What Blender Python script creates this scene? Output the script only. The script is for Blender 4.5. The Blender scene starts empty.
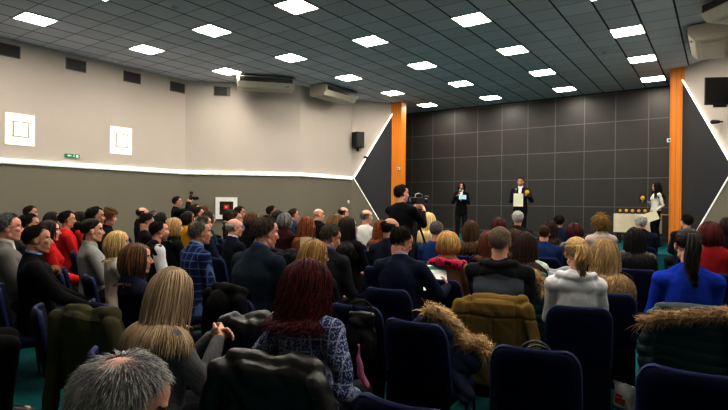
import bpy, math, random
import numpy as np
from mathutils import Matrix, Vector
rng = np.random.default_rng(7)
random.seed(7)
sc = bpy.context.scene
COL = sc.collection
PI = math.pi
rad = math.radians
HC = 1.60                 # eye height of the photographer
# ------------------------------------------------------------------ camera
FOC, YAW, PIT, ROL = 508.07, .6128, -.0041, .0098
_cy, _sy, _cp, _sp = math.cos(YAW), math.sin(YAW), math.cos(PIT), math.sin(PIT)
CF = np.array([-_sy*_cp, _cy*_cp, _sp]); _r = np.array([_cy, _sy, 0.]); _u = np.cross(_r, CF)
CR = _r*math.cos(ROL) + _u*math.sin(ROL); CU = -_r*math.sin(ROL) + _u*math.cos(ROL)
CAM = np.array([0, 0, HC])
def ray(x, y): return CF + CR*(x-364)/FOC - CU*(y-205)/FOC
def on_z(x, y, z):
    d = ray(x, y); return CAM + d*((z-HC)/d[2])
def at_depth(x, y, z): return CAM + ray(x, y)*z
cam = bpy.data.cameras.new('camera'); co = bpy.data.objects.new('camera', cam); COL.objects.link(co)
cam.sensor_fit = 'HORIZONTAL'; cam.sensor_width = 36; cam.lens = FOC/728*36; cam.clip_start = .05
m = Matrix.Identity(4)
for i in range(3): m[i][0], m[i][1], m[i][2], m[i][3] = CR[i], CU[i], -CF[i], CAM[i]
co.matrix_world = m; sc.camera = co
# ------------------------------------------------------------------ materials
MATS = {}
def nodes_of(name):
    mt = bpy.data.materials.new(name); mt.use_nodes = True
    nt = mt.node_tree; return mt, nt, nt.nodes['Principled BSDF']
def mth(nt, op, a, b=None, c=None):
    n = nt.nodes.new('ShaderNodeMath'); n.operation = op
    for i, v in enumerate((a, b, c)):
        if v is None: continue
        if isinstance(v, (int, float)): n.inputs[i].default_value = v
        else: nt.links.new(v, n.inputs[i])
    return n.outputs[0]
def objco(nt, scale=(1, 1, 1), world=False):
    if world: s = nt.nodes.new('ShaderNodeNewGeometry').outputs['Position']
    else: s = nt.nodes.new('ShaderNodeTexCoord').outputs['Object']
    mp = nt.nodes.new('ShaderNodeMapping'); mp.inputs['Scale'].default_value = scale
    nt.links.new(s, mp.inputs['Vector']); return mp.outputs[0]
def noise(nt, co_, scale, detail=3, rough=.55):
    n = nt.nodes.new('ShaderNodeTexNoise'); n.inputs['Scale'].default_value = scale
    n.inputs['Detail'].default_value = detail; n.inputs['Roughness'].default_value = rough
    nt.links.new(co_, n.inputs['Vector']); return n.outputs['Fac']
def mixc(nt, fac, a, b):
    n = nt.nodes.new('ShaderNodeMix'); n.data_type = 'RGBA'
    if isinstance(fac, (int, float)): n.inputs[0].default_value = fac
    else: nt.links.new(fac, n.inputs[0])
    for i, v in ((6, a), (7, b)):
        if isinstance(v, tuple): n.inputs[i].default_value = (*v[:3], 1)
        else: nt.links.new(v, n.inputs[i])
    return n.outputs[2]
def ramp(nt, fac, p0, p1):
    n = nt.nodes.new('ShaderNodeMapRange'); n.inputs[1].default_value = p0; n.inputs[2].default_value = p1
    nt.links.new(fac, n.inputs[0]); return n.outputs[0]
def bump(nt, b, h, strength=.3, dist=.004):
    n = nt.nodes.new('ShaderNodeBump'); n.inputs['Strength'].default_value = strength; n.inputs['Distance'].default_value = dist
    nt.links.new(h, n.inputs['Height']); nt.links.new(n.outputs[0], b.inputs['Normal'])
def sepx(nt, v):
    n = nt.nodes.new('ShaderNodeSeparateXYZ'); nt.links.new(v, n.inputs[0]); return n.outputs
def plain(name, col, rough=.5, metal=0., var=.12, scale=30, bmp=0., emit=0.):
    if name in MATS: return MATS[name]
    mt, nt, b = nodes_of(name)
    c = objco(nt); f = noise(nt, c, scale)
    d = tuple(max(0, x*(1-var)) for x in col); e = tuple(min(1, x*(1+var)) for x in col)
    nt.links.new(mixc(nt, f, d, e), b.inputs['Base Color'])
    b.inputs['Roughness'].default_value = rough; b.inputs['Metallic'].default_value = metal
    if bmp: bump(nt, b, f, bmp)
    if emit:
        b.inputs['Emission Color'].default_value = (*col, 1); b.inputs['Emission Strength'].default_value = emit
    MATS[name] = mt; return mt
def emission(name, col, s):
    mt, nt, b = nodes_of(name); b.inputs['Base Color'].default_value = (*col, 1)
    b.inputs['Emission Color'].default_value = (*col, 1); b.inputs['Emission Strength'].default_value = s
    return mt
def fabric(col, kind='plain', col2=None, rough=.85):
    key = ('fabric', col, kind, col2, rough)
    if key in MATS: return MATS[key]
    mt, nt, b = nodes_of('cloth_%s_%d' % (kind, len(MATS)))
    c = objco(nt); f = noise(nt, c, 9, 4); g = noise(nt, c, 260, 2)
    d = tuple(x*.72 for x in col); e = tuple(min(1, x*1.2) for x in col)
    base = mixc(nt, f, d, e)
    col2 = col2 or e
    if kind == 'plaid':
        s = sepx(nt, c)
        def line(ax, per, w, off=0.): return mth(nt, 'LESS_THAN', mth(nt, 'PINGPONG', mth(nt, 'ADD', s[ax], 5.+off), per), w)
        l = mth(nt, 'MAXIMUM', line(0, .035, .005), line(2, .035, .005)); l2 = mth(nt, 'MAXIMUM', line(0, .035, .013, .03), line(2, .035, .013, .03))
        base = mixc(nt, mth(nt, 'MULTIPLY', l2, .45), base, (0.004, .006, .02)); base = mixc(nt, mth(nt, 'MULTIPLY', l, .75), base, col2)
    elif kind == 'tweed':
        s = sepx(nt, c); n2 = noise(nt, c, 110, 2)
        def line(ax, per, w): return mth(nt, 'LESS_THAN', mth(nt, 'PINGPONG', mth(nt, 'ADD', s[ax], mth(nt, 'MULTIPLY', n2, .01)), per), w)
        l = mth(nt, 'MAXIMUM', line(0, .022, .0035), line(2, .03, .003))
        sp = ramp(nt, n2, .52, .62)
        base = mixc(nt, mth(nt, 'MULTIPLY', sp, .75), base, col2)
        base = mixc(nt, mth(nt, 'MULTIPLY', l, mth(nt, 'ADD', .15, mth(nt, 'MULTIPLY', ramp(nt, g, .4, .6), .6))), base, col2)
    elif kind == 'hound':
        ch = nt.nodes.new('ShaderNodeTexChecker'); ch.inputs['Scale'].default_value = 75
        nt.links.new(c, ch.inputs['Vector']); base = mixc(nt, mth(nt, 'MULTIPLY', ch.outputs['Fac'], .6), base, col2)
    elif kind == 'spot':
        n2 = noise(nt, c, 26, 2); base = mixc(nt, ramp(nt, n2, .5, .56), base, col2)
    elif kind == 'lattice':
        v = nt.nodes.new('ShaderNodeTexVoronoi'); v.feature = 'DISTANCE_TO_EDGE'; v.inputs['Scale'].default_value = 26
        nt.links.new(c, v.inputs['Vector']); base = mixc(nt, ramp(nt, v.outputs['Distance'], .12, .2), col2, base)
    elif kind == 'yoke':
        s = sepx(nt, c); mk = mth(nt, 'MULTIPLY', mth(nt, 'LESS_THAN', mth(nt, 'ADD', s[2], mth(nt, 'MULTIPLY', mth(nt, 'ABSOLUTE', s[0]), .25)), .99), mth(nt, 'LESS_THAN', mth(nt, 'ABSOLUTE', s[0]), .185)); base = mixc(nt, mk, base, col2)
    elif kind == 'stripe':
        s = sepx(nt, c); base = mixc(nt, mth(nt, 'LESS_THAN', mth(nt, 'PINGPONG', s[0], .012), .004), base, col2)
    nt.links.new(base, b.inputs['Base Color'])
    b.inputs['Roughness'].default_value = rough
    b.inputs['Specular IOR Level'].default_value = .12 if rough > .6 else .5
    bump(nt, b, mth(nt, 'ADD', mth(nt, 'MULTIPLY', noise(nt, c, 22, 3), 2.), mth(nt, 'MULTIPLY', g, .25)), .35, .006)
    MATS[key] = mt; return mt
def hairmat(c1, c2, rough=.55):
    key = ('hair', c1, c2)
    if key in MATS: return MATS[key]
    mt, nt, b = nodes_of('hair_%d' % len(MATS))
    a = nt.nodes.new('ShaderNodeAttribute'); a.attribute_name = 'rnd'
    n = noise(nt, objco(nt, (160, 160, 14)), 1, 2)
    f = mth(nt, 'ADD', mth(nt, 'MULTIPLY', a.outputs['Fac'], .75), mth(nt, 'MULTIPLY', mth(nt, 'SUBTRACT', n, .4), .9))
    n_ = nt.nodes.new('ShaderNodeClamp'); nt.links.new(f, n_.inputs[0])
    nt.links.new(mixc(nt, n_.outputs[0], c1, c2), b.inputs['Base Color'])
    b.inputs['Roughness'].default_value = rough; b.inputs['Specular IOR Level'].default_value = .2
    MATS[key] = mt; return mt
def skinmat(col):
    key = ('skin', col)
    if key in MATS: return MATS[key]
    mt, nt, b = nodes_of('skin_%d' % len(MATS)); c = objco(nt); f = noise(nt, c, 18, 3)
    nt.links.new(mixc(nt, f, tuple(x*.88 for x in col), (min(1, col[0]*1.1), col[1]*.98, col[2]*.95)), b.inputs['Base Color'])
    b.inputs['Roughness'].default_value = .5; b.inputs['Subsurface Weight'].default_value = .0
    bump(nt, b, noise(nt, c, 140, 2), .12, .002)
    MATS[key] = mt; return mt
# ------------------------------------------------------------------ mesh helpers
class Acc:
    """collects closed shapes into one mesh"""
    def __init__(s): s.V = []; s.F = []; s.M = []; s.n = 0
    def add(s, V, F, mi=0):
        V = np.asarray(V, float); s.V.append(V)
        for f in F: s.F.append([i+s.n for i in f]); s.M.append(mi)
        s.n += len(V)
    def box(s, c, d, rz=0, mi=0, M=None):
        x, y, z = [k/2 for k in d]
        V = np.array([(-x,-y,-z),(x,-y,-z),(x,y,-z),(-x,y,-z),(-x,-y,z),(x,-y,z),(x,y,z),(-x,y,z)])
        if M is not None: V = V @ np.array(M).T
        if rz: V = rotz(V, rz)
        s.add(V+np.array(c), [(0,3,2,1),(4,5,6,7),(0,1,5,4),(1,2,6,5),(2,3,7,6),(3,0,4,7)], mi)
    def loft(s, rings, mi=0, n=14, close=True):
        """rings: (centre, axis u, axis v) closed tube with flat/pole ends"""
        V = []; F = []; a = np.linspace(0, 2*PI, n, endpoint=False)
        for c, u, v in rings:
            c, u, v = map(np.asarray, (c, u, v))
            V += [c+u*math.cos(t)+v*math.sin(t) for t in a]
        for k in range(len(rings)-1):
            for i in range(n):
                j = (i+1) % n; F.append((k*n+i, k*n+j, (k+1)*n+j, (k+1)*n+i))
        if close:
            F.append(tuple(range(n))[::-1]); F.append(tuple((len(rings)-1)*n+i for i in range(n)))
        s.add(V, F, mi)
    def zloft(s, rows, mi=0, n=18):
        """rows: (x, y, z, rx, ry)"""
        s.loft([((x, y, z), (rx, 0, 0), (0, ry, 0)) for x, y, z, rx, ry in rows], mi, n)
    def cap(s, p0, p1, r0, r1, mi=0, n=12, k=4, flat=1., up=None):
        p0, p1 = np.asarray(p0, float), np.asarray(p1, float); d = p1-p0; L = np.linalg.norm(d)
        d = d/L if L > 1e-9 else np.array([0, 0, 1.])
        if up is None: up = np.array([0, 0, 1.]) if abs(d[2]) < .9 else np.array([0, 1., 0])
        u = np.cross(d, up); u /= np.linalg.norm(u); v = np.cross(d, u)*-1
        rr = []
        for i in range(k+1):
            t = -PI/2+PI/2*i/k; t = max(t, -PI/2+.12)
            rr.append((p0+d*math.sin(t)*r0, u*math.cos(t)*r0, -v*math.cos(t)*r0*flat))
        for i in range(k+1):
            t = PI/2*i/k; t = min(t, PI/2-.12)
            rr.append((p1+d*math.sin(t)*r1, u*math.cos(t)*r1, -v*math.cos(t)*r1*flat))
        s.loft(rr, mi, n)
    def ell(s, c, r, mi=0, n=16, k=9, R=None):
        rr = []
        for i in range(k+1):
            t = -PI/2+.1+(PI-.2)*i/k
            rr.append(((0, 0, math.sin(t)*r[2]), (math.cos(t)*r[0], 0, 0), (0, math.cos(t)*r[1], 0)))
        if R is not None: rr = [tuple(R @ np.array(q) for q in x) for x in rr]
        c = np.asarray(c, float); s.loft([(a+c, b, d) for a, b, d in ((np.array(x[0]), x[1], x[2]) for x in rr)], mi, n)
    def tube(s, pts, r, mi=0, n=8):
        pts = [np.asarray(p, float) for p in pts]; rr = []; up = None
        for i, p in enumerate(pts):
            d = pts[min(i+1, len(pts)-1)]-pts[max(i-1, 0)]; d /= np.linalg.norm(d)
            if up is None: up = np.array([0, 0, 1.]) if abs(d[2]) < .9 else np.array([1., 0, 0])
            u = np.cross(d, up); u /= np.linalg.norm(u); v = np.cross(d, u); up = np.cross(u, d)
            q = r[i] if hasattr(r, '__len__') else r
            rr.append((p, u*q, v*q))
        s.loft(rr, mi, n)
    def xf(s, M):
        M = np.array(M); s.V = [v @ M[:3, :3].T + M[:3, 3] for v in s.V]; return s
def rotz(V, a):
    c, s = math.cos(a), math.sin(a); V = np.asarray(V, float); o = V.copy()
    o[..., 0] = V[..., 0]*c-V[..., 1]*s; o[..., 1] = V[..., 0]*s+V[..., 1]*c; return o
def to_mesh(name, acc, mats, smooth=None, bevel=0):
    me = bpy.data.meshes.new(name)
    me.from_pydata(np.concatenate(acc.V).tolist(), [], acc.F); me.update()
    for mt in (mats if isinstance(mats, (list, tuple)) else [mats]): me.materials.append(mt)
    if len(me.materials) > 1: me.polygons.foreach_set('material_index', acc.M)
    if smooth: me.polygons.foreach_set('use_smooth', [True]*len(me.polygons)); me.set_sharp_from_angle(angle=rad(smooth))
    return me
def obj(name, me, parent=None, loc=None, rz=0):
    o = bpy.data.objects.new(name, me); COL.objects.link(o)
    if parent is not None: o.parent = parent
    if loc is not None: o.location = loc
    if rz: o.rotation_euler = (0, 0, rz)
    return o
def build(name, acc, mats, parent=None, loc=None, rz=0, smooth=None, bevel=0):
    o = obj(name, to_mesh(name, acc, mats, smooth), parent, loc, rz)
    if bevel:
        b = o.modifiers.new('bevel', 'BEVEL'); b.width = bevel; b.segments = 2; b.limit_method = 'ANGLE'
    return o
def tag(o, label, cat, group=None, kind=None):
    o['label'] = label; o['category'] = cat
    if group: o['group'] = group
    if kind: o['kind'] = kind
    return o
def empty(name, label, cat, loc=(0, 0, 0), rz=0, group=None):
    o = obj(name, None, None, loc, rz); o.empty_display_size = .1; return tag(o, label, cat, group)
def struct(name, acc, mats, **k):
    o = build(name, acc, mats, **k); o['kind'] = 'structure'; return o
# voxel-merged shapes, evaluated together in one pass
JOBS = []
def blob(acc, voxel, smooth=4, post=None, mats=(), name='body', fac=.5):
    """queue a union of closed shapes; returns a job whose ['me'] is filled by run_jobs()"""
    j = dict(acc=acc, voxel=voxel, smooth=smooth, post=post, mats=list(mats), name=name, fac=fac); JOBS.append(j); return j
def run_jobs():
    tmp = []
    for j in JOBS:
        me = to_mesh('tmp', j['acc'], []); o = bpy.data.objects.new('tmp', me); COL.objects.link(o)
        r = o.modifiers.new('r', 'REMESH'); r.mode = 'VOXEL'; r.voxel_size = j['voxel']; r.use_smooth_shade = True
        if j['smooth']:
            s = o.modifiers.new('s', 'SMOOTH'); s.factor = j['fac']; s.iterations = j['smooth']
        tmp.append((j, o))
    dg = bpy.context.evaluated_depsgraph_get(); dg.update()
    for j, o in tmp:
        me = bpy.data.meshes.new_from_object(o.evaluated_get(dg)); me.name = j['name']; me.materials.clear()
        for mt in j['mats']: me.materials.append(mt)
        n = len(me.vertices); V = np.empty(n*3, np.float32); me.vertices.foreach_get('co', V); V = V.reshape(-1, 3)
        if j['post']:
            N = np.empty(n*3, np.float32); me.vertices.foreach_get('normal', N)
            V2 = j['post'](me, V, N.reshape(-1, 3))
            if V2 is not None: me.vertices.foreach_set('co', np.asarray(V2, np.float32).ravel())
        me.update(); j['me'] = me
    for j, o in tmp:
        me = o.data; bpy.data.objects.remove(o); bpy.data.meshes.remove(me)
    JOBS.clear()
def wrinkle(amp, fx, fz, seed, drape=False):
    r = np.random.default_rng(seed); ph = r.uniform(0, 6.28, (6, 3)); k = r.uniform(.6, 1.5, (6, 3))
    def f(me, V, N):
        d = np.zeros(len(V))
        for i in range(6):
            w = np.sin(V[:, 2]*fz*.7*k[i, 0]+ph[i, 0]+1.3*np.sin(V[:, 0]*fx*.6+ph[i, 1]))
            d += np.sin(V[:, 0]*fx*k[i, 1]+V[:, 1]*fx*.8*k[i, 2]+V[:, 2]*fz*k[i, 0]+ph[i, 2]+w*1.2)/6
        d = np.where(d > 0, d, d*1.6)
        return V+N*(d*amp)[:, None]
    return f
LAMP = 42.0; EXPO = 0.42; GAM = 0.80
# ------------------------------------------------------------------ the room
CEIL = HC+3.612
AX = -5.3                      # the hall mirrors about x = AX
def mx(x): return 2*AX-x
def wallmat(name, up, low, split):
    mt, nt, b = nodes_of(name); c = objco(nt, world=True); s = sepx(nt, c)
    f = noise(nt, c, 1.2, 3)
    u = mixc(nt, f, tuple(x*.93 for x in up), up); l = mixc(nt, f, tuple(x*.9 for x in low), low)
    nt.links.new(mixc(nt, mth(nt, 'GREATER_THAN', s[2], split), l, u), b.inputs['Base Color'])
    b.inputs['Roughness'].default_value = .7; bump(nt, b, noise(nt, c, 60, 3), .08, .003); return mt
LEDGE = HC+.87
M_wall = wallmat('plaster_two_tone', (.56, .50, .46), (.215, .192, .15), LEDGE)
M_white = plain('white_paint', (.78, .77, .74), .45)
M_dark = plain('charcoal_panel', (.032, .034, .042), .55, var=.08, scale=3)
M_black = plain('black_plastic', (.012, .012, .013), .4)
M_blackm = plain('black_metal', (.01, .01, .011), .3, .6)
M_metal = plain('grey_metal', (.35, .35, .36), .35, .9)
M_gold = plain('gold_foil', (.75, .46, .06), .3, .7)
def orange_mat():
    mt, nt, b = nodes_of('orange_slats'); c = objco(nt, world=True); s = sepx(nt, c)
    w = mth(nt, 'PINGPONG', s[0], .055); f = ramp(nt, w, .0, .012)
    base = mixc(nt, noise(nt, objco(nt, (30, 30, 1.5), True), 1, 3), (.78, .24, .02), (.92, .36, .05))
    nt.links.new(mixc(nt, f, (.62, .19, .02), base), b.inputs['Base Color']); b.inputs['Roughness'].default_value = .45
    bump(nt, b, f, .5, .01); return mt
M_orange = orange_mat()
def ceil_mat():
    mt, nt, b = nodes_of('ceiling_tiles'); c = objco(nt, world=True); s = sepx(nt, c)
    def ln(o, w): # grid of 0.6 m tiles, a lamp every fourth tile
        p = mth(nt, 'PINGPONG', o, .3); return mth(nt, 'LESS_THAN', p, w)
    lx = ln(mth(nt, 'ADD', s[0], 4.022-.3+60), .017); ly = ln(mth(nt, 'ADD', s[1], -4.512-.3+60), .010)
    tl = nt.nodes.new('ShaderNodeTexWhiteNoise'); tl.noise_dimensions = '2D'
    fx = mth(nt, 'FLOOR', mth(nt, 'DIVIDE', mth(nt, 'ADD', s[0], 4.022-.3+60), .6)); fy = mth(nt, 'FLOOR', mth(nt, 'DIVIDE', mth(nt, 'ADD', s[1], -4.512-.3+60), .6))
    cb = nt.nodes.new('ShaderNodeCombineXYZ'); nt.links.new(fx, cb.inputs[0]); nt.links.new(fy, cb.inputs[1]); nt.links.new(cb.outputs[0], tl.inputs[0])
    base = mixc(nt, tl.outputs['Value'], (.53, .525, .60), (.61, .605, .69))
    base = mixc(nt, mth(nt, 'MULTIPLY', ramp(nt, noise(nt, c, 90, 2), .5, .8), .25), base, (.08, .08, .09))
    base = mixc(nt, mth(nt, 'MULTIPLY', ly, .7), base, (.06, .06, .065)); base = mixc(nt, lx, base, (.012, .012, .014))
    nt.links.new(base, b.inputs['Base Color']); b.inputs['Roughness'].default_value = .8; return mt
def carpet(name, c1, c2):
    mt, nt, b = nodes_of(name); c = objco(nt, world=True); f = noise(nt, c, 45, 4, .7); g = noise(nt, c, 220, 2)
    nt.links.new(mixc(nt, ramp(nt, f, .35, .65), c1, c2), b.inputs['Base Color']); b.inputs['Roughness'].default_value = .95
    b.inputs['Specular IOR Level'].default_value = .1
    bump(nt, b, g, .5, .006); return mt
M_carpet = carpet('teal_carpet', (.004, .065, .075), (.012, .13, .14))
def grid_mat():
    """charcoal back-wall panels with pale joints"""
    mt, nt, b = nodes_of('back_wall_panels'); c = objco(nt, world=True); s = sepx(nt, c)
    lx = mth(nt, 'LESS_THAN', mth(nt, 'PINGPONG', mth(nt, 'ADD', s[0], 5.52+.92*20), .46), .013)
    lz = mth(nt, 'LESS_THAN', mth(nt, 'PINGPONG', mth(nt, 'ADD', s[2], -HC-.85+.9*10), .45), .013)
    l = mth(nt, 'MAXIMUM', lx, lz)
    base = mixc(nt, noise(nt, objco(nt, (2, 2, 2), True), 1.5, 3), (.032, .030, .030), (.047, .045, .043))
    nt.links.new(mixc(nt, l, base, (.125, .122, .12)), b.inputs['Base Color'])
    b.inputs['Roughness'].default_value = .42; bump(nt, b, mth(nt, 'MULTIPLY', l, -1.), .3, .006); return mt
M_ceil = ceil_mat(); M_grid = grid_mat()

OUT = [(-13.15, -3.2), (-13.15, 9.36), (-10.68, 11.72), (-10.65, 14.37), (-9.55, 15.83)]
def wall(name, a, b, mat, z0=0, z1=CEIL, t=.14, side=1):
    """vertical slab from a to b, its thickness away from the room"""
    a = np.array(a); b = np.array(b); d = (b-a)/np.linalg.norm(b-a); n = np.array([-d[1], d[0]])*side*t
    V = [(*a, z0), (*b, z0), (*(b+n), z0), (*(a+n), z0), (*a, z1), (*b, z1), (*(b+n), z1), (*(a+n), z1)]
    A = Acc(); A.add(V, [(0,3,2,1),(4,5,6,7),(0,1,5,4),(1,2,6,5),(2,3,7,6),(3,0,4,7)]); return struct(name, A, mat)
OUTR = [(2.55, -3.2), (2.55, 9.36), (.34, 11.72), (.30, 14.2), (-1.05, 15.83)]
def mir(p): return OUTR[OUT.index(p)]
for i, nm in enumerate(['wall_left', 'wall_left_diagonal', 'wall_left_alcove', 'wall_left_stage']):
    wall(nm, OUT[i], OUT[i+1], M_wall)
    wall(nm.replace('left', 'right'), mir(OUT[i]), mir(OUT[i+1]), M_wall, side=-1)
wall('wall_rear', (-13.4, -3.2), (2.8, -3.2), M_wall, side=-1)
wall('wall_back', (-10.6, 17.7), (0.0, 17.7), M_grid)
wall('wall_stage_return_left', (-10.45, 15.9), (-10.45, 17.84), M_dark)
wall('wall_stage_return_right', (mx(-10.45), 15.9), (mx(-10.45), 17.84), M_dark, side=-1)
wall('wall_stage_wing_left', (-9.62, 15.9), (-10.59, 15.9), M_dark, side=-1)
wall('wall_stage_wing_right', (mx(-9.62), 15.9), (mx(-10.59), 15.9), M_dark)
A = Acc(); A.box((AX, 7.3, -.1), (16.4, 21.4, .2)); struct('floor', A, M_carpet)
A = Acc(); A.box((AX, 7.3, CEIL+.1), (16.4, 21.4, .2)); struct('ceiling', A, M_ceil)
STG = .50
A = Acc(); fr = [(-10.55, 13.3), (mx(-10.55), 13.3), (mx(-10.55), 14.45), (mx(-9.6), 15.78), (mx(-9.6), 17.68), (-9.6, 17.68), (-9.6, 15.78), (-10.55, 14.45)]
A.add([(x, y, 0) for x, y in fr]+[(x, y, STG) for x, y in fr], [tuple(range(8))[::-1], tuple(range(8, 16))]+[(i, (i+1) % 8, (i+1) % 8+8, i+8) for i in range(8)])
o = struct('floor_stage', A, M_carpet)
# glowing ledge along the left and right walls
M_led = emission('led_strip', (1., .95, .86), 5.0)
def strip(name, a, b, z, h, dep, mat, side=1):
    a = np.array(a); b = np.array(b); d = (b-a)/np.linalg.norm(b-a); n = np.array([d[1], -d[0]])*side
    A = Acc(); c = (a+b)/2+n*dep/2; A.box((*c, z), (np.linalg.norm(b-a), dep, h), rz=math.atan2(d[1], d[0])); return struct(name, A, mat)
k = 0
for i in range(3):
    for sgn in (1, -1):
        k += 1; P, Q = OUT[i], OUT[i+1]
        if sgn < 0: P, Q = mir(P), mir(Q)
        strip('trim_%d' % k, P, Q, LEDGE, .055, .03, M_led, sgn)
        strip('trim_ledge_%d' % k, P, Q, LEDGE-.05, .045, .05, M_white, sgn)
# orange pillars
for nm, x in (('left', -9.58), ('right', mx(-9.58)+.10)):
    w_ = .46 if nm == 'left' else .38
    A = Acc(); A.box((x, 15.72, CEIL/2), (w_, .36, CEIL)); A.box((x-w_/2-.008, 15.70, CEIL/2), (.02, .34, CEIL)); A.box((x+w_/2+.008, 15.70, CEIL/2), (.02, .34, CEIL))
    struct('trim_pillar_'+nm, A, M_orange, bevel=.012)
# charcoal triangles with lit edges on the angled stage walls
def on_wall(a, b, t, off, side=1):
    a = np.array(a); b = np.array(b); d = b-a; n = np.array([d[1], -d[0]])/np.linalg.norm(d)*side
    return a+d*t+n*off
for sgn, nm in ((1, 'left'), (-1, 'right')):
    a, b = OUT[3], OUT[4]
    if sgn < 0: a, b = mir(a), mir(b)
    pts = [(.04, HC+.87), (.90, HC+3.45), (.90, HC-1.55), ]
    A = Acc(); V = []
    for off in (.0, .03):
        for t, z in pts: p = on_wall(a, b, t, off, sgn); V.append((p[0], p[1], z))
    A.add(V, [(0, 1, 2), (5, 4, 3), (0, 3, 4, 1), (1, 4, 5, 2), (2, 5, 3, 0)]); struct('trim_triangle_'+nm, A, M_dark)
    for q, (e0, e1) in enumerate(((0, 1), (0, 2))):
        p = on_wall(a, b, pts[e0][0], .03, sgn); r = on_wall(a, b, pts[e1][0], .03, sgn)
        A = Acc(); A.tube([(p[0], p[1], pts[e0][1]), (r[0], r[1], pts[e1][1])], .017); struct('trim_light_%s_%s' % (nm, 'upper' if q == 0 else 'lower'), A, emission('led_edge_%s%d' % (nm, q), (1, .97, .9), 2.6 if q == 0 else .45))
# ------------------------------------------------------------------ ceiling lamps
M_lamp = emission('lamp_diffuser', (1., .93, .80), LAMP)
M_lframe = plain('lamp_frame', (.7, .69, .66), .4)
def rowname(i, j): return ['far left', 'left', 'left centre', 'right centre', 'right', 'far right'][i+3], ['behind the seats', 'over the rear seats', 'over the near seats', 'over the middle seats', 'over the front seats', 'before the stage', 'over the stage edge', 'nearest the back wall'][j+2]
lamp0 = None
for i in range(-3, 3):
    for j in range(-1, 6):
        if i in (-3, 2) and j > 2: continue
        x, y = -4.022+2.4*i, 4.512+2.4*j
        cn, rn = rowname(i, j)
        t = empty('ceiling_lamp', 'square recessed ceiling light panel, %s column, %s' % (cn, rn), 'ceiling lamp', (x, y, CEIL), 0, 'square ceiling light panels')
        if lamp0 is None:
            A = Acc()
            for s in (-1, 1): A.box((s*.29, 0, -.011), (.02, .6, .022)); A.box((0, s*.29, -.011), (.56, .02, .022))
            f = build('frame', A, M_lframe, t); A = Acc(); A.box((0, 0, -.008), (.558, .558, .012)); d = build('diffuser', A, M_lamp, t); lamp0 = (f, d)
        else:
            for s in lamp0:
                c = s.copy(); COL.objects.link(c); c.parent = t
for k, (x, y, lb) in enumerate(((-8.35, 5.7, 'small round smoke detector on ceiling between near lamps'), (-2.26, 13.06, 'small round smoke detector on ceiling near the right lamps'), (-8.22, 13.05, 'small round smoke detector on ceiling near the left stage lamps'))):
    A = Acc(); A.zloft([(0, 0, 0, .06, .06), (0, 0, -.02, .062, .062), (0, 0, -.022, .045, .045), (0, 0, -.045, .038, .038), (0, 0, -.05, .01, .01)])
    tag(build('smoke_detector', A, plain('detector_white', (.5, .5, .48), .5), None, (x, y, CEIL), smooth=30), lb, 'smoke detector', 'smoke detectors')
# ------------------------------------------------------------------ wall vents, lamps and signs on the left wall
WX = -13.15
def face_frame(p, ang):     # object whose local -Y looks into the room
    return p, ang
M_grille = plain('vent_grille', (.035, .036, .04), .5)
def vent(x, y, z, rz, lb):
    t = empty('wall_vent', lb, 'vent', (x, y, z), rz, 'dark vents under the ceiling')
    A = Acc(); w, h = .46, .26
    for s in (-1, 1): A.box((s*w/2, -.012, 0), (.022, .024, h+.022)); A.box((0, -.012, s*h/2), (w-.022, .024, .022))
    build('frame', A, plain('vent_frame', (.12, .115, .11), .5), t)
    A = Acc()
    for q in range(8): A.box((0, -.008, -h/2+.03+q*.029), (w-.03, .012, .018))
    A.box((0, -.001, 0), (w-.022, .002, h-.022)); build('louvres', A, M_grille, t)
for y, lb in ((4.73, 'dark louvred vent nearest the left edge of the photo'), (6.2, 'dark louvred vent high on left wall above the exit sign'), (7.67, 'dark louvred vent high on left wall above the second wall lamp'), (9.08, 'dark louvred vent high on left wall next to the room corner')):
    vent(WX, y, HC+3.35, PI/2, lb)
vent(-12.38, 10.09, HC+3.33, PI/4+.02, 'dark louvred vent on the diagonal wall left of the ceiling air conditioner')
for y, lb in ((4.98, 'square glowing glass wall lamp nearest the left photo edge'), (7.37, 'square glowing glass wall lamp beside the green exit sign')):
    t = empty('wall_lamp', lb, 'wall lamp', (WX, y, HC+1.6), PI/2, 'square wall lamps')
    A = Acc(); A.box((0, -.012, 0), (.60, .012, .72)); build('glass_plate', A, emission('wall_lamp_glass', (1, .95, .86), .30), t, bevel=.004)
    A = Acc()
    for s in (-1, 1): A.box((s*.15, -.05, 0), (.04, .03, .36)); A.box((0, -.05, s*.16), (.26, .03, .04))
    build('frame', A, plain('lamp_ring', (.4, .38, .35), .4, emit=.1), t)
    A = Acc(); A.box((0, -.035, 0), (.27, .04, .29)); build('diffuser', A, emission('wall_lamp_light', (1, .96, .88), 9.), t)
    A = Acc(); A.box((0, -.006, 0), (.2, .02, .2)); build('wall_mount', A, M_white, t)
t = empty('exit_sign', 'small green emergency exit sign above the lit ledge', 'exit sign', (WX, 6.12, HC+1.09), PI/2)
A = Acc(); A.box((0, -.02, 0), (.34, .04, .09)); build('sign_case', A, plain('exit_green', (.01, .22, .08), .4, emit=.25), t, bevel=.004)
A = Acc(); V = [(-.13, 0), (-.08, .028), (-.08, .01), (-.03, .01), (-.03, -.01), (-.08, -.01), (-.08, -.028)]
A.add([(x, -.0405, z) for x, z in V]+[(x, -.043, z) for x, z in V], [tuple(range(7)), tuple(range(7, 14))[::-1]]+[(i, (i+1) % 7, (i+1) % 7+7, i+7) for i in range(7)])
A.ell((.035, -.041, .026), (.009, .004, .009)); A.cap((.035, -.041, .012), (.028, -.041, -.006), .007, .006, n=6); A.cap((.028, -.041, -.006), (.045, -.041, -.028), .005, .004, n=6); A.cap((.028, -.041, -.006), (.01, -.041, -.024), .005, .004, n=6)
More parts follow.
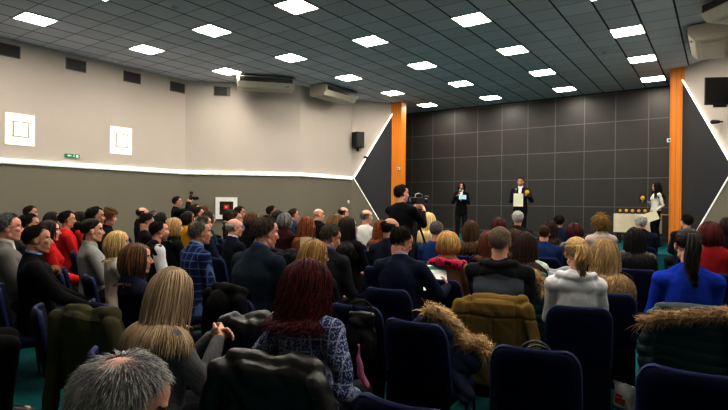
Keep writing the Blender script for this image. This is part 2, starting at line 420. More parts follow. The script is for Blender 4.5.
A.box((.11, -.0415, 0), (.045, .004, .062)); build('pictogram', A, plain('sign_white', (.85, .9, .85), .4, emit=.5), t)
# white-framed dark window on the diagonal wall
c = np.array((-12.23, 10.17)); t = empty('framed_display_case', 'white square framed dark glass case with red emblem on the grey wall', 'display case', (c[0], c[1], HC-.2), PI/4)
A = Acc()
for s in (-1, 1): A.box((s*.26, -.025, 0), (.12, .05, .66)); 
A.box((0, -.025, .265), (.4, .05, .13)); A.box((0, -.025, -.265), (.4, .05, .13)); build('frame', A, plain('frame_white', (.8, .79, .77), .4), t, bevel=.006)
A = Acc(); A.box((0, -.01, 0), (.402, .02, .402)); build('glass', A, plain('case_dark', (.05, .03, .02), .1, var=.5, scale=6), t)
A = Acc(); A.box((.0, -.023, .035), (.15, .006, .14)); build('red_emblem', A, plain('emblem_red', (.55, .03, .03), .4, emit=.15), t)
A = Acc(); A.add([(-.03, -.0275, .0), (.035, -.0275, .035), (-.03, -.0275, .07), (-.03, -.026, .0), (.035, -.026, .035), (-.03, -.026, .07)], [(0, 1, 2), (5, 4, 3), (0, 3, 4, 1), (1, 4, 5, 2), (2, 5, 3, 0)]); build('pale_arrow', A, plain('emblem_pale', (.75, .45, .45), .4), t)
A = Acc(); A.box((.262, -.054, -.01), (.05, .012, .06)); build('lock_plate', A, M_black, t)
# ------------------------------------------------------------------ ceiling air conditioners
M_ac = plain('ac_case', (.50, .45, .38), .4); M_acd = plain('ac_grille', (.02, .02, .02), .35)
def aircon(x, y, rz, lb):
    t = empty('ceiling_air_conditioner', lb, 'air conditioner', (x, y, CEIL), rz, 'ceiling air conditioners')
    A = Acc(); L = 1.62; prof = [(.32, -.03), (-.30, -.03), (-.35, -.08), (-.34, -.22), (-.22, -.36), (.26, -.37), (.32, -.3)]
    n = len(prof); V = [(-L/2, py, pz) for py, pz in prof]+[(L/2, py, pz) for py, pz in prof]
    A.add(V, [tuple(range(n)), tuple(range(n, 2*n))[::-1]]+[(i, i+n, (i+1) % n+n, (i+1) % n) for i in range(n)]); build('case', A, M_ac, t, bevel=.015)
    A = Acc(); A.box((0, -.350, -.145), (L-.14, .02, .125))
    for q in range(3): A.box((0, -.364, -.105-q*.036), (L-.16, .012, .008))
    build('air_outlet', A, M_acd, t)
    A = Acc()
    for sx in (-.6, .6):
        for sy in (-.2, .2): A.box((sx, sy, -.02), (.03, .03, .05))
    build('hanger', A, M_metal, t)
    A = Acc(); A.box((0, .05, -.372), (L-.3, .34, .012)); build('intake_panel', A, plain('ac_panel', (.42, .38, .32), .35), t)
    A = Acc(); A.box((L/2-.22, -.285, -.30), (.1, .03, .02), ); build('badge', A, plain('ac_badge', (.2, .19, .17), .4), t)
aircon(-10.85, 10.42, PI/4+.06, 'beige ceiling air conditioner on the diagonal left wall')
aircon(-10.06, 12.6, PI/2, 'beige ceiling air conditioner left of the stage above the speaker')
aircon(mx(-10.85)+.2, 10.42, -PI/4-.06, 'beige ceiling air conditioner cut by the right photo edge')
aircon(mx(-10.02)+.34, 12.75, -PI/2, 'beige ceiling air conditioner right of the stage above the screen')
# ------------------------------------------------------------------ speaker, screen, small wall fittings
def on_stage_wall(sgn, t_, z, off):
    a, b = OUT[3], OUT[4]
    if sgn < 0: a, b = mir(a), mir(b)
    p = on_wall(a, b, t_, off, sgn); return (p[0], p[1], z)
AL = math.atan2(OUT[4][1]-OUT[3][1], OUT[4][0]-OUT[3][0])
p = (-10.40, 14.42, HC+2.2)
t = empty('wall_speaker', 'black loudspeaker mounted on the left wall beside the stage', 'speaker', p, rad(60))
A = Acc(); V = [(-.19, .16), (.19, .16), (.15, -.17), (-.15, -.17)]
A.add([(x, y, -.27) for x, y in V]+[(x, y, .27) for x, y in V], [(3, 2, 1, 0), (4, 5, 6, 7)]+[(i, (i+1) % 4, (i+1) % 4+4, i+4) for i in range(4)]); build('cabinet', A, M_black, t, bevel=.015)
A = Acc(); A.box((0, -.178, 0), (.26, .014, .5)); build('grille', A, plain('speaker_grille', (.03, .03, .032), .6, scale=300, bmp=.4), t, bevel=.01)
A = Acc(); A.cap((0, .05, -.26), (0, .05, -.36), .04, .04); A.cap((0, .05, -.34), (0.02, .25, -.3), .022, .022); build('bracket', A, M_blackm, t, smooth=40)
p = on_stage_wall(1, .3, HC+1.62, .09)
t = empty('wall_spotlight', 'small dark spotlight on the pale wall left of the stage', 'spotlight', p, AL-PI)
A = Acc(); A.cap((0, .0, 0), (.07, -.06, -.01), .035, .045, n=12); build('lamp_head', A, M_black, t, smooth=40)
A = Acc(); A.cap((0, .1, .01), (0, 0, .0), .014, .014, n=8); A.zloft([(0, .0, 0, .01, .01)]*2) if 0 else None; build('arm', A, M_blackm, t, smooth=40)
p = on_stage_wall(-1, .22, HC+1.98, .10)
t = empty('wall_spotlight', 'small dark spotlight under the black screen on the right wall', 'spotlight', p, -AL)
A = Acc(); A.cap((0, .0, 0), (-.09, -.07, .01), .04, .055, n=12); build('lamp_head', A, M_black, t, smooth=40)
A = Acc(); A.cap((0, .11, .01), (0, 0, .0), .016, .016, n=8); build('arm', A, M_blackm, t, smooth=40)
tpos = at_depth(720, 91, 11.1)
t = empty('wall_screen', 'black flat screen on a bracket on the right stage wall', 'screen', tpos, rad(28))
A = Acc(); A.box((0, 0, 0), (.62, .05, .60)); A.box((0, .035, 0), (.40, .04, .36)); build('casing', A, M_black, t, bevel=.012)
A = Acc(); A.box((0, -.027, .01), (.57, .006, .53)); build('panel', A, plain('screen_glass', (.008, .008, .01), .12), t)
A = Acc(); A.cap((.0, .05, -.0), (.10, .42, .02), .03, .03); build('bracket', A, M_blackm, t, smooth=40)
A = Acc(); A.box((.0, .0, -.325), (.26, .06, .06)); build('control_bar', A, M_black, t, bevel=.008)
p = on_stage_wall(1, .02, HC+.03, .0)
A = Acc(); A.zloft([(0, 0, 0, .07, .07), (0, 0, .02, .07, .07), (0, 0, .03, .05, .05), (0, 0, .035, .01, .01)]); A.xf(Matrix.Rotation(PI/2, 4, 'X'))
tag(build('wall_switch', A, M_white, None, (-10.66, 14.2, HC+.02), PI/2, smooth=30), 'small white round switch on the grey wall below the ledge', 'switch')
for x, y, z, lb in ((-9.40, 15.50, HC+1.24, 'small white sensor box on the left orange pillar'), (mx(-9.40)+.06, 15.50, HC+1.72, 'small white sensor box on the right orange pillar')):
    t = empty('sensor_box', lb, 'sensor', (x, y, z)); A = Acc(); A.box((0, 0, 0), (.09, .08, .1)); build('housing', A, M_white, t, bevel=.008)
    A = Acc(); A.ell((0.01, -.045, 0), (.022, .022, .022)); build('lens', A, M_black, t, smooth=40)
# ------------------------------------------------------------------ people
def R3(ax, a): return np.array(Matrix.Rotation(a, 3, ax))
def bend_arm(S, W, l1, l2, pole):
    S, W, pole = map(lambda q: np.asarray(q, float), (S, W, pole)); d = W-S; L = np.linalg.norm(d); Lm = min(L, (l1+l2)*.995)
    dn = d/L; W = S+dn*Lm; a = (l1*l1-l2*l2+Lm*Lm)/(2*Lm); h = math.sqrt(max(1e-6, l1*l1-a*a))
    p = pole-dn*(pole@dn); p /= np.linalg.norm(p); return S+dn*a+p*h, W
POSES = {  # wrist targets for the right hand (x>0) and the left, from the hips; hand direction; palm normal
 'lap':   [((.10, .30, .12), (-.6, .75, -.25)), ((-.09, .27, .11), (.65, .7, -.2))],
 'knees': [((.13, .36, .10), (-.1, .95, -.2)), ((-.13, .36, .10), (.1, .95, -.2))],
 'clasp': [((.065, .33, .20), (-.75, .55, .25)), ((-.045, .33, .19), (.75, .55, .3))],
 'phone': [((.07, .30, .26), (-.35, .8, .5)), ((-.07, .30, .25), (.35, .8, .5))],
 'paper': [((.20, .34, .24), (-.5, .8, .3)), ((-.12, .33, .20), (.5, .8, .2))],
 'cross': [((-.10, .20, .24), (-.8, .1, .1)), ((.10, .22, .21), (.8, .1, .1))],
 'down':  [((.22, .10, .10), (-.1, .7, -.7)), ((-.22, .10, .10), (.1, .7, -.7))],
 'photo': [((.10, .27, .64), (-.4, .6, .7)), ((-.09, .27, .64), (.4, .6, .7))],
 'video': [((.14, .36, .40), (-.3, .8, .5)), ((-.08, .40, .42), (.3, .8, .4))],
 'mic':   [((.13, .22, .36), (-.6, .6, .5)), ((-.10, .24, .30), (.6, .7, .2))],
 'award': [((.10, .24, .27), (-.5, .8, .1)), ((-.20, .24, .30), (.2, .9, .3))],
 'host':  [((.06, .19, .26), (-.1, .9, .2)), ((-.20, .10, .0), (.1, .6, -.7))],
}
def skeleton(p):
    s = {}; hz = .93 if p['stand'] else .54; H = np.array([0, 0, hz]); w = p['w']; T = R3('X', -p['lean']) @ R3('Y', p.get('side', 0))
    Tw = R3('Z', p.get('twist', 0))
    def tp(x, y, z): return H + T @ (Tw @ np.array([x, y, z])) if z > .2 else H + T @ np.array([x, y, z])
    s['tp'] = tp; s['H'] = H; s['T'] = T @ Tw
    s['head'] = tp(0, .035, .662); s['neck'] = tp(0, 0, .535)
    for i, sx in enumerate((1, -1)):
        S = tp(sx*.180*w, -.005, .445); (W, hd) = POSES[p['arms']][i]
        if p['arms'] in ('lap', 'knees', 'down') or p['arms'] in ('clasp', 'phone', 'paper'): Wp = H+np.array(W)
        else: Wp = tp(*W)
        if p.get('shiftw') is not None: Wp = Wp+np.array(p['shiftw'])
        pole = (sx*.42, -.35, -.85) if p['arms'] not in ('photo',) else (sx*.7, .1, -.8)
        E_, W_ = bend_arm(S, Wp, .285, .255, pole); hd = np.array(hd)/np.linalg.norm(hd)
        s['arm%d' % i] = (S, E_, W_, hd)
        if p['stand']:
            K = np.array([sx*.10, .02, .50]); A_ = np.array([sx*.105, -.02, .09]); P_ = np.array([sx*.085, 0, .90])
        else:
            sp = p.get('spread', .11); K = np.array([sx*sp, .43, .525]); A_ = np.array([sx*sp, .40+p.get('foot', 0), .10]); P_ = np.array([sx*.085, .02, .545])
        s['leg%d' % i] = (P_, K, A_)
    return s
def torso(A, p, s, g, hem, top=.49, n=22):
    """lofted trunk, g = how far the cloth stands off the skin"""
    w = p['w']; f = p['fat']; b = p['bust']
    rows = [(.0, -.01, hem, .165*(1 if b == 0 else 1.06)*f+g*1.1, .115*f+g*1.1), (.0, -.005, .05, .160*f+g, .118*f+g), (0, .0, .17, (.145-.012*(b > 0))*f+g, .105*f+g), (0, .003, .27, .155*w*f+g, .112*f+g),
            (0, .026*(b > 0), .34, .170*w*f+g, (.112+.012*b)*f+g), (0, .0, .42, .168*w+g, .102+g), (0, -.005, .465, .135*w+g*.9, .082+g*.8), (0, -.005, min(top, .50), .085*w+g*.6, .066+g*.5)]
    T = s['T']; A.loft([(s['tp'](x, y, z), T @ np.array([rx, 0, 0]), T @ np.array([0, ry, 0])) for x, y, z, rx, ry in rows], 0, n)
    tp = s['tp']
    if g > 0: A.ell(tp(0, -.048, .36), (.13*w+g*.5, .064+g*.6, .19), R=T)
    for sx in (1, -1):
        A.cap(tp(sx*.07, -.008, .445), tp(sx*.175*w, -.006, .438), .066+g*.7, .056+g*.8)
        A.cap(tp(0, -.014, .535), tp(sx*.13*w, -.012, .47), .036+g*.4, .038+g*.7)
def arms(A, p, s, g, cuff=1., r=1.):
    for i in (0, 1):
        S, E_, W, hd = s['arm%d' % i]; W2 = E_+(W-E_)*cuff
        r = r*(.88 if p['bust'] else 1.); A.cap(S, E_, .053*r+g, .043*r+g*.85); A.cap(E_, W2, .043*r+g*.85, .029*r+g*.75)
def legs(A, p, s, g, to=1., r=1.):
    for i in (0, 1):
        P_, K, A_ = s['leg%d' % i]; e = K+(A_-K)*to
        A.cap(P_, K, .082*r+g, .056*r+g); A.cap(K, e, .055*r+g, (.055+(.036-.055)*to)*r+g*1.1)
        if to > .6: A.cap(K+(A_-K)*.2+np.array([0, -.012, 0]), K+(A_-K)*.5+np.array([0, -.008, 0]), .05*r+g, .042*r+g)
    A.ell(s['H']+np.array([0, -.01, .0]), (.165*p['fat']+g, .12*p['fat']+g, .1+g))
def hand(A, W, d, side, curl, fine, pn):
    """palm, four bent fingers of unequal length, thumb from the palm's side"""
    d = d/np.linalg.norm(d); pn = np.asarray(pn, float); pn = pn-d*(pn@d); pn /= np.linalg.norm(pn); l = np.cross(d, pn)*side   # l points to the thumb
    R = np.stack([l, d, pn], 1); A.ell(W+d*.052, (.040, .052, .016), R=R, n=12, k=7); A.cap(W-d*.002, W+d*.02, .024, .027, n=10, k=3, flat=.8)
    for q, (o, ln) in enumerate(((.029, .92), (.010, 1.03), (-.010, .96), (-.028, .76))):
        b = W+d*.088+l*o; a = curl*(1+.08*q); d1 = d*math.cos(a*.5)+pn*math.sin(a*.5)+l*o*.8; d1 /= np.linalg.norm(d1); m_ = b+d1*.042*ln
        d2 = d*math.cos(a*1.35)+pn*math.sin(a*1.35); t = m_+d2*.030*ln; d3 = d*math.cos(a*1.9)+pn*math.sin(a*1.9)
        A.cap(b-d*.015, m_, .0098, .0090, n=8, k=3); A.cap(m_, t, .0090, .0082, n=8, k=3); A.cap(t, t+d3*.019*ln, .0082, .0070, n=8, k=3)
    b = W+d*.025+l*.03; m_ = b+d*.03+l*.026+pn*.012; t = m_+d*.03+l*.006+pn*.012
    A.cap(b, m_, .0135, .0110, n=8, k=3); A.cap(m_, t, .0110, .0085, n=8, k=3)
def head_shapes(A, M, p):
    """cranium, face, jaw, nose, brows, cheeks, lips, eyes, ears in head space"""
    B = Acc(); f = 0 if p['bust'] == 0 else 1
    B.ell((0, -.014, .034), (.0765, .096, .086)); B.ell((0, .028, -.03), (.060-.003*f, .062, .084)); B.ell((0, .04, .045), (.058, .052, .05))
    for sx in (1, -1):
        B.cap((sx*.047, .0, -.062), (sx*.014, .064, -.1), .022, .018-.002*f, n=10); B.ell((sx*.040, .062, -.016), (.022, .022, .020))
        B.ell((sx*.030, .0745, .008), (.0135, .0125, .0115), n=10, k=6)
        R = R3('Z', sx*.35); B.ell((sx*.079, -.012, -.002), (.009, .020, .032), n=10, k=7, R=R); B.ell((sx*.077, -.004, -.022), (.008, .011, .013), n=8, k=5)
        B.ell((sx*.012, .097, -.034), (.0085, .010, .008), n=8, k=5)
    B.ell((0, .066, -.1), (.020, .018, .017)); B.cap((0, .082, .016), (0, .108, -.026), .009, .0125, n=10); B.cap((-.036, .076, .029), (.036, .076, .029), .0115, .0115, n=10)
    B.ell((0, .082, -.066), (.025, .011, .0065)); B.ell((0, .081, -.073), (.021, .011, .0065)); B.ell((0, .07, -.06), (.036, .02, .03))
    B.xf(M); A.V += B.V; A.F += [[i+A.n for i in fc] for fc in B.F]; A.M += B.M; A.n += B.n
SKINS = {'fair': (.62, .36, .27), 'warm': (.52, .28, .19), 'pink': (.66, .35, .28), 'tan': (.42, .22, .145)}
M_lips = plain('lips', (.38, .11, .10), .4); M_lipm = plain('lips_pale', (.42, .19, .15), .5); M_eyew = plain('eye_white', (.65, .62, .60), .2); M_iris = plain('eye_iris', (.02, .014, .01), .15)
def body_job(p, s, Mh, vox, near):
    A = Acc(); torso(A, p, s, -.010, -.08, .47); arms(A, p, s, -.008); legs(A, p, s, 0)
    A.cap(s['tp'](0, -.008, .48), s['head']+(Mh[:3, :3] @ np.array([0, -.025, -.07])), .058*p['nk'], .052*p['nk'])
    for i in (0, 1):
        S, E_, W, hd = s['arm%d' % i]; pn = p.get('palm', (0, 0, -1)) if p['arms'] not in ('clasp', 'phone', 'paper', 'photo', 'video') else ((-1 if i == 0 else 1)*.8, .3, .1)
        hand(A, W, hd, 1 if i == 0 else -1, p.get('curl', .55), near, pn)
    for i in (0, 1):
        P_, K, A_ = s['leg%d' % i]; A.cap(A_+np.array([0, -.03, -.045]), A_+np.array([0, .14, -.06]), .036, .028, flat=.8)
    head_shapes(A, Mh, p)
    Mi = np.linalg.inv(Mh); fem = p['bust'] > 0; big = vox > .0075
    def post(me, V, N):
        nf = len(me.polygons); c = np.empty(nf*3, np.float32); me.polygons.foreach_get('center', c); c = c.reshape(-1, 3)
        L = c @ Mi[:3, :3].T + Mi[:3, 3]; ax = np.abs(L[:, 0]); fr = L[:, 1] > .055; mi = np.zeros(nf, np.int32)
        if p.get('stubble'):
            mi[(L[:, 1] > .01) & (L[:, 2] < -.048) & (L[:, 2] > -.125) & (ax < .075)] = 5
        mi[fr & (ax < (.026 if fem else .024)) & (np.abs(L[:, 2]+.0695) < (.0095 if fem else .007)+(.003 if big else 0))] = 1
        ex = ax-.031
        if not big: mi[fr & (ex**2/.014**2+(L[:, 2]-.007)**2/.0068**2 < 1)] = 2
        mi[fr & (ex**2+(L[:, 2]-.007)**2 < (.0068 if not big else .010)**2)] = 3
        mi[fr & (ax > .013) & (ax < .050) & (np.abs(L[:, 2]-.029+.10*np.maximum(0, ax-.036)) < (.0045 if not big else .007))] = 4
        me.polygons.foreach_set('material_index', mi)
    sk = skinmat(SKINS[p['skin']]); br = plain('brow_%d' % (int(p['hair'][1][0]*99)), tuple(x*.6 for x in p['hair'][1]), .6)
    st = plain('stubble_'+p['skin'], tuple(x*.45 for x in SKINS[p['skin']]), .7)
    return blob(A, vox, 3, post, [sk, M_lips if fem else M_lipm, M_eyew, M_iris, br, st], 'person_body', .4)
# ------------------------------------------------------------------ hair
def hair_mesh(style, det, seed=1, length=.3, part=.02):
    """strand-built hair in head space (face towards +Y); returns a mesh with a per-strand value 'rnd'"""
    r = np.random.default_rng(seed); C = np.array([0, -.014, .034]); RD = np.array([.079, .099, .089])
    n0 = int({'short': 1000, 'buzz': 1100, 'bald': 800, 'thin': 6500, 'bob': 900, 'long': 900, 'pony': 700, 'bun': 700, 'curly': 750, 'wavy': 900}[style]*det)
    i = np.arange(n0)+.5; ph = np.arccos(1-2*i/n0); th = PI*(1+5**.5)*i
    D = np.stack([np.cos(th)*np.sin(ph), np.sin(th)*np.sin(ph), np.cos(ph)], 1)
    SH = style in ('short', 'buzz', 'bald', 'thin')
    def inside(D, up=0.):
        az = np.degrees(np.abs(np.arctan2(D[:, 0], D[:, 1]))); el = np.degrees(np.arcsin(np.clip(D[:, 2], -1, 1)))
        line = np.interp(az, [0, 25, 50, 70, 85, 100, 115, 140, 180], [44, 42, 36, 20, -12, -6, -30, -44, -50] if SH else [38, 36, 30, 16, -8, -6, -28, -40, -44])
        k = el > line+up+(5*np.sin(az*.9+7*np.sign(D[:, 0]))*np.cos(az*2.3) if SH else 0)
        if style in ('bald',): k &= ~((el > 14) & (az < 160)) & ~((el > 30)) & ~((az < 80))
        if style == 'thin': k &= r.uniform(0, 1, len(D)) > np.exp(-((D-np.array([.05, -.38, .92]))**2).sum(1)/.36**2)*.98
        return k
    k = inside(D)
    if SH and style != 'thin': k &= inside(D, 9.) | (r.uniform(0, 1, len(D)) < .55)
    D = D[k]; n = len(D); P = C+D*RD*1.0; Nn = D/RD; Nn /= np.linalg.norm(Nn, axis=1)[:, None]
    crown = np.array([0, -.45, .9]); crown /= np.linalg.norm(crown)
    rv = r.uniform(0, 1, n); g = np.array([0, 0, -1.])
    sgn = np.where(P[:, 0] > part, 1., -1.)
    if style in ('short', 'buzz', 'bald', 'thin'):
        fl = D-crown; fl[:, 2] -= .25; ln = np.full(n, {'short': .034, 'buzz': .014, 'bald': .028, 'thin': .034}[style])*r.uniform(.7, 1.3, n)
        
        if style == 'short':
            ft = np.clip((D[:, 1]+.25)*1.6, 0, 1)*np.clip((D[:, 2]-.25)*3, 0, 1); fl = fl*(1-ft)[:, None]+ft[:, None]*np.stack([.75+.3*r.normal(0, 1, n), -.45+.3*r.normal(0, 1, n), .15+0*ft], 1); fl += r.normal(0, .12, fl.shape)
            ln *= np.where(D[:, 2] > .45, 1.2, .75)*np.where((D[:, 1] > .45), .62, 1.)
        steps = 5; grav = .12; lift = {'short': .26, 'buzz': .22, 'bald': .06, 'thin': .03}[style]; vol = {'short': .045, 'buzz': .015, 'bald': .025, 'thin': .05}[style]; w = {'short': .0062, 'buzz': .005, 'bald': .006, 'thin': .0014}[style]
    elif style in ('pony', 'bun'):
        tgt = np.array([0, -.125, .055 if style == 'pony' else .07]); fl = tgt-P; ln = np.linalg.norm(fl, axis=1)*1.05; steps = 9; grav = 0; lift = .02; vol = .06; w = .010
    elif style == 'curly':
        fl = D-crown*.6; fl[:, 2] += .2; ln = length*r.uniform(.7, 1.1, n); steps = 14; grav = .14; lift = .30; vol = .20; w = .0065
    else:
        fl = np.stack([sgn*np.where(D[:, 1] > -.2, 1.0, .45), -.55+0*sgn, -.25+0*sgn], 1); back = D[:, 1] < -.25
        fl[back] = D[back]*np.array([1, .6, .3])+g*.7
        ln = length*r.uniform(.80, 1.06, n)+np.maximum(0, D[:, 2])*.10; steps = max(9, int(length/.020)); grav = .34; lift = .05; vol = .085 if style != 'wavy' else .13; w = .0100
    w = w*(1/math.sqrt(det))**.9
    lay = 1.03+vol*r.uniform(.1, 1, n)
    T = fl-Nn*(fl*Nn).sum(1)[:, None]; T /= np.linalg.norm(T, axis=1)[:, None]+1e-9; T = T+Nn*lift; T /= np.linalg.norm(T, axis=1)[:, None]
    pts = [P.copy()]; X = P.copy(); h = ln/steps; wav = r.uniform(0, 6.28, (n, 2)); kx = r.uniform(.8, 1.2, n)
    for q in range(steps):
        if style in ('pony', 'bun'):
            d = tgt-X; dn = np.linalg.norm(d, axis=1)[:, None]; T = .5*T+.5*d/(dn+1e-6)
        else:
            T = T*(1-grav)+g*grav
            if style in ('long', 'bob', 'wavy'):
                low = (X[:, 2] < -.02) & (X[:, 2] > -.13); pull = np.array([0, -.02, 0])-X; pull[:, 2] = 0; T = T+np.where(low, .0 if style != 'bob' else .20, 0.)[:, None]*pull/(np.linalg.norm(pull, axis=1)[:, None]+1e-6)
        T /= np.linalg.norm(T, axis=1)[:, None]; X = X+T*h[:, None]
        for cc, rr, lm in ((C, RD, lay), (np.array([0, .02, -.035]), np.array([.066, .07, .09]), lay), (np.array([0, -.02, -.14]), np.array([.062, .062, .1]), lay*.97+.05), (np.array([0, -.05, -.295]), np.array([.215, .156, .138]), 1.0+.4*(lay-1)), (np.array([0, -.035, -.46]), np.array([.17, .142, .2]), 1.0+.35*(lay-1))):
            if style in ('short', 'buzz', 'bald', 'thin') and cc[2] < -.1: break
            d = (X-cc)/rr; m_ = np.linalg.norm(d, axis=1); ins = m_ < lm; f = np.where(ins, lm/np.maximum(m_, 1e-6), 1.); X = cc+(X-cc)*f[:, None]
        face = (X[:, 1] > .045) & (np.abs(X[:, 0]) < .062) & (X[:, 2] < .055)
        if style not in ('short', 'buzz', 'bald', 'thin'):
            sx = np.where(X[:, 0] == 0, sgn, np.sign(X[:, 0])); X[face, 0] = sx[face]*(.062+.02*rv[face]); X[face, 1] = np.minimum(X[face, 1], .06)
        pts.append(X.copy()); T = (pts[-1]-pts[-2]); T /= np.linalg.norm(T, axis=1)[:, None]+1e-9
    Q = np.stack(pts, 1)                       # n, steps+1, 3
    t = np.linspace(0, 1, steps+1)[None, :]
    amp = {'curly': .011, 'wavy': .018, 'long': .007, 'bob': .006}.get(style, .0012); fq = {'curly': 30, 'wavy': 19, 'long': 6, 'bob': 6}.get(style, 6)
    grp = np.floor(wav[:, :1]*3)/3*3.0+.4*wav[:, :1] if style == 'wavy' else wav[:, :1]*1.
    Q[:, :, 0] += amp*t*np.sin(fq*t*kx[:, None]+grp); Q[:, :, 1] += amp*t*np.cos(fq*t*kx[:, None]+grp)
    strands = [(Q, rv, w)]
    if style == 'pony':
        m_ = max(60, int(200*det)); L = length; st = 12; base = np.array([0, -.125, .055]); Qs = np.zeros((m_, st+1, 3)); rr = r.normal(0, 1, (m_, 2)); tt = np.linspace(0, 1, st+1)
        for a in range(m_):
            fan = .010+.024*np.sin(np.minimum(tt*1.15, 1)*PI)**.7
            Qs[a, :, 0] = base[0]+rr[a, 0]*fan*.5+.012*tt*np.sin(tt*11+a)+.010*np.sin(tt*7); Qs[a, :, 1] = base[1]-.05*np.sin(np.minimum(1, tt*3)*PI/2)-.015*tt+rr[a, 1]*fan*.55; Qs[a, :, 2] = base[2]+.025*np.sin(np.minimum(1, tt*4)*PI)-L*tt**1.15*(1+.06*rr[a, 1])
        for cc, rr_ in ((np.array([0, -.04, -.295]), np.array([.215, .152, .135])), (np.array([0, -.035, -.46]), np.array([.18, .16, .2]))):
            d = (Qs-cc)/rr_; mm = np.linalg.norm(d, axis=2); f = np.where(mm < 1, 1/np.maximum(mm, 1e-6), 1.); Qs = cc+(Qs-cc)*f[..., None]
        strands.append((Qs, r.uniform(0, 1, m_), .0085/math.sqrt(max(det, .3))))
    if style == 'bun':
        m_ = max(50, int(120*det)); st = 10; Qs = np.zeros((m_, st+1, 3)); c0 = np.array([0, -.145, .06])
        for a in range(m_):
            ax = R3('X', r.uniform(0, 6.28)) @ R3('Y', r.uniform(0, 6.28)); u = np.linspace(0, 4.2, st+1); R_ = .036*r.uniform(.75, 1.05)
            Qs[a] = c0+(np.stack([np.cos(u), np.sin(u), .25*np.sin(u*2)], 1)*R_) @ ax.T*np.array([1.1, .9, 1.1])
        strands.append((Qs, r.uniform(0, 1, m_), .009/math.sqrt(max(det, .3))))
    VV = []; FF = []; RR = []; off = 0
    for Q, rv_, w_ in strands:
        n_, k_, _ = Q.shape; Tn = np.gradient(Q, axis=1); Tn /= np.linalg.norm(Tn, axis=2)[..., None]+1e-9
        O = Q-np.array([0, -.03, 0]); O[..., 2] = np.where(O[..., 2] < 0, O[..., 2]*.15, O[..., 2]); O = O-Tn*(O*Tn).sum(2)[..., None]; O /= np.linalg.norm(O, axis=2)[..., None]+1e-9
        B = np.cross(Tn, O); tt = np.linspace(0, 1, k_); ww = (w_*np.minimum(1, .55+1.2*tt)*np.where(tt > .6, 1-(tt-.6)/.4*.78, 1))[None, :, None]
        V = np.stack([Q+B*ww, Q+O*ww*.55, Q-B*ww, Q-O*ww*.35], 2)       # n,k,4,3
        VV.append(V.reshape(-1, 3)); idx = (np.arange(n_*k_*4).reshape(n_, k_, 4))+off
        a = idx[:, :-1, :]; b = idx[:, 1:, :]; FF.append(np.stack([a, np.roll(a, -1, 2), np.roll(b, -1, 2), b], -1).reshape(-1, 4)); FF.append(idx[:, -1, :].reshape(-1, 4)); FF.append(idx[:, 0, ::-1].reshape(-1, 4))
        RR.append(np.repeat(rv_, k_*4)); off += n_*k_*4
    # a scalp cap under the strands
    na, ne = 40, 22; az = np.linspace(-PI, PI, na, endpoint=False); el = np.linspace(-50, 89, ne)
    G = np.array([[(math.sin(a)*math.cos(rad(e)), math.cos(a)*math.cos(rad(e)), math.sin(rad(e))) for a in az] for e in el]).reshape(-1, 3)
    ok = inside(G, 11. if SH else 0.) if style != 'thin' else np.zeros(len(G), bool)
    hgt = {'short': 1.03, 'buzz': 1.02, 'bald': 1.012}.get(style, 1.04)
    Vc = C+G*RD*np.where(ok, hgt, .96)[:, None]; idx = np.arange(na*ne).reshape(ne, na); q = np.stack([idx[:-1], np.roll(idx[:-1], -1, 1), np.roll(idx[1:], -1, 1), idx[1:]], -1).reshape(-1, 4)
    keep = ok[q].any(1); VV.append(Vc); FF.append(q[keep]+off); RR.append(np.full(len(Vc), .25))
    V = np.concatenate(VV).astype(np.float32); F = np.concatenate(FF).astype(np.int32); me = bpy.data.meshes.new('hair')
    me.vertices.add(len(V)); me.vertices.foreach_set('co', V.ravel()); me.loops.add(F.size); me.loops.foreach_set('vertex_index', F.ravel())
    me.polygons.add(len(F)); me.polygons.foreach_set('loop_start', np.arange(0, F.size, 4, dtype=np.int32)); me.polygons.foreach_set('use_smooth', np.ones(len(F), bool))
    at = me.attributes.new('rnd', 'FLOAT', 'POINT'); at.data.foreach_set('value', np.concatenate(RR).astype(np.float32)); me.update(calc_edges=True); me.validate()
    return me
HAIRC = {}
def get_hair(style, det, length, part):
    k = (style, det, length, part)
    if k not in HAIRC: HAIRC[k] = hair_mesh(style, det, 3+len(HAIRC), length, part)
    return HAIRC[k]
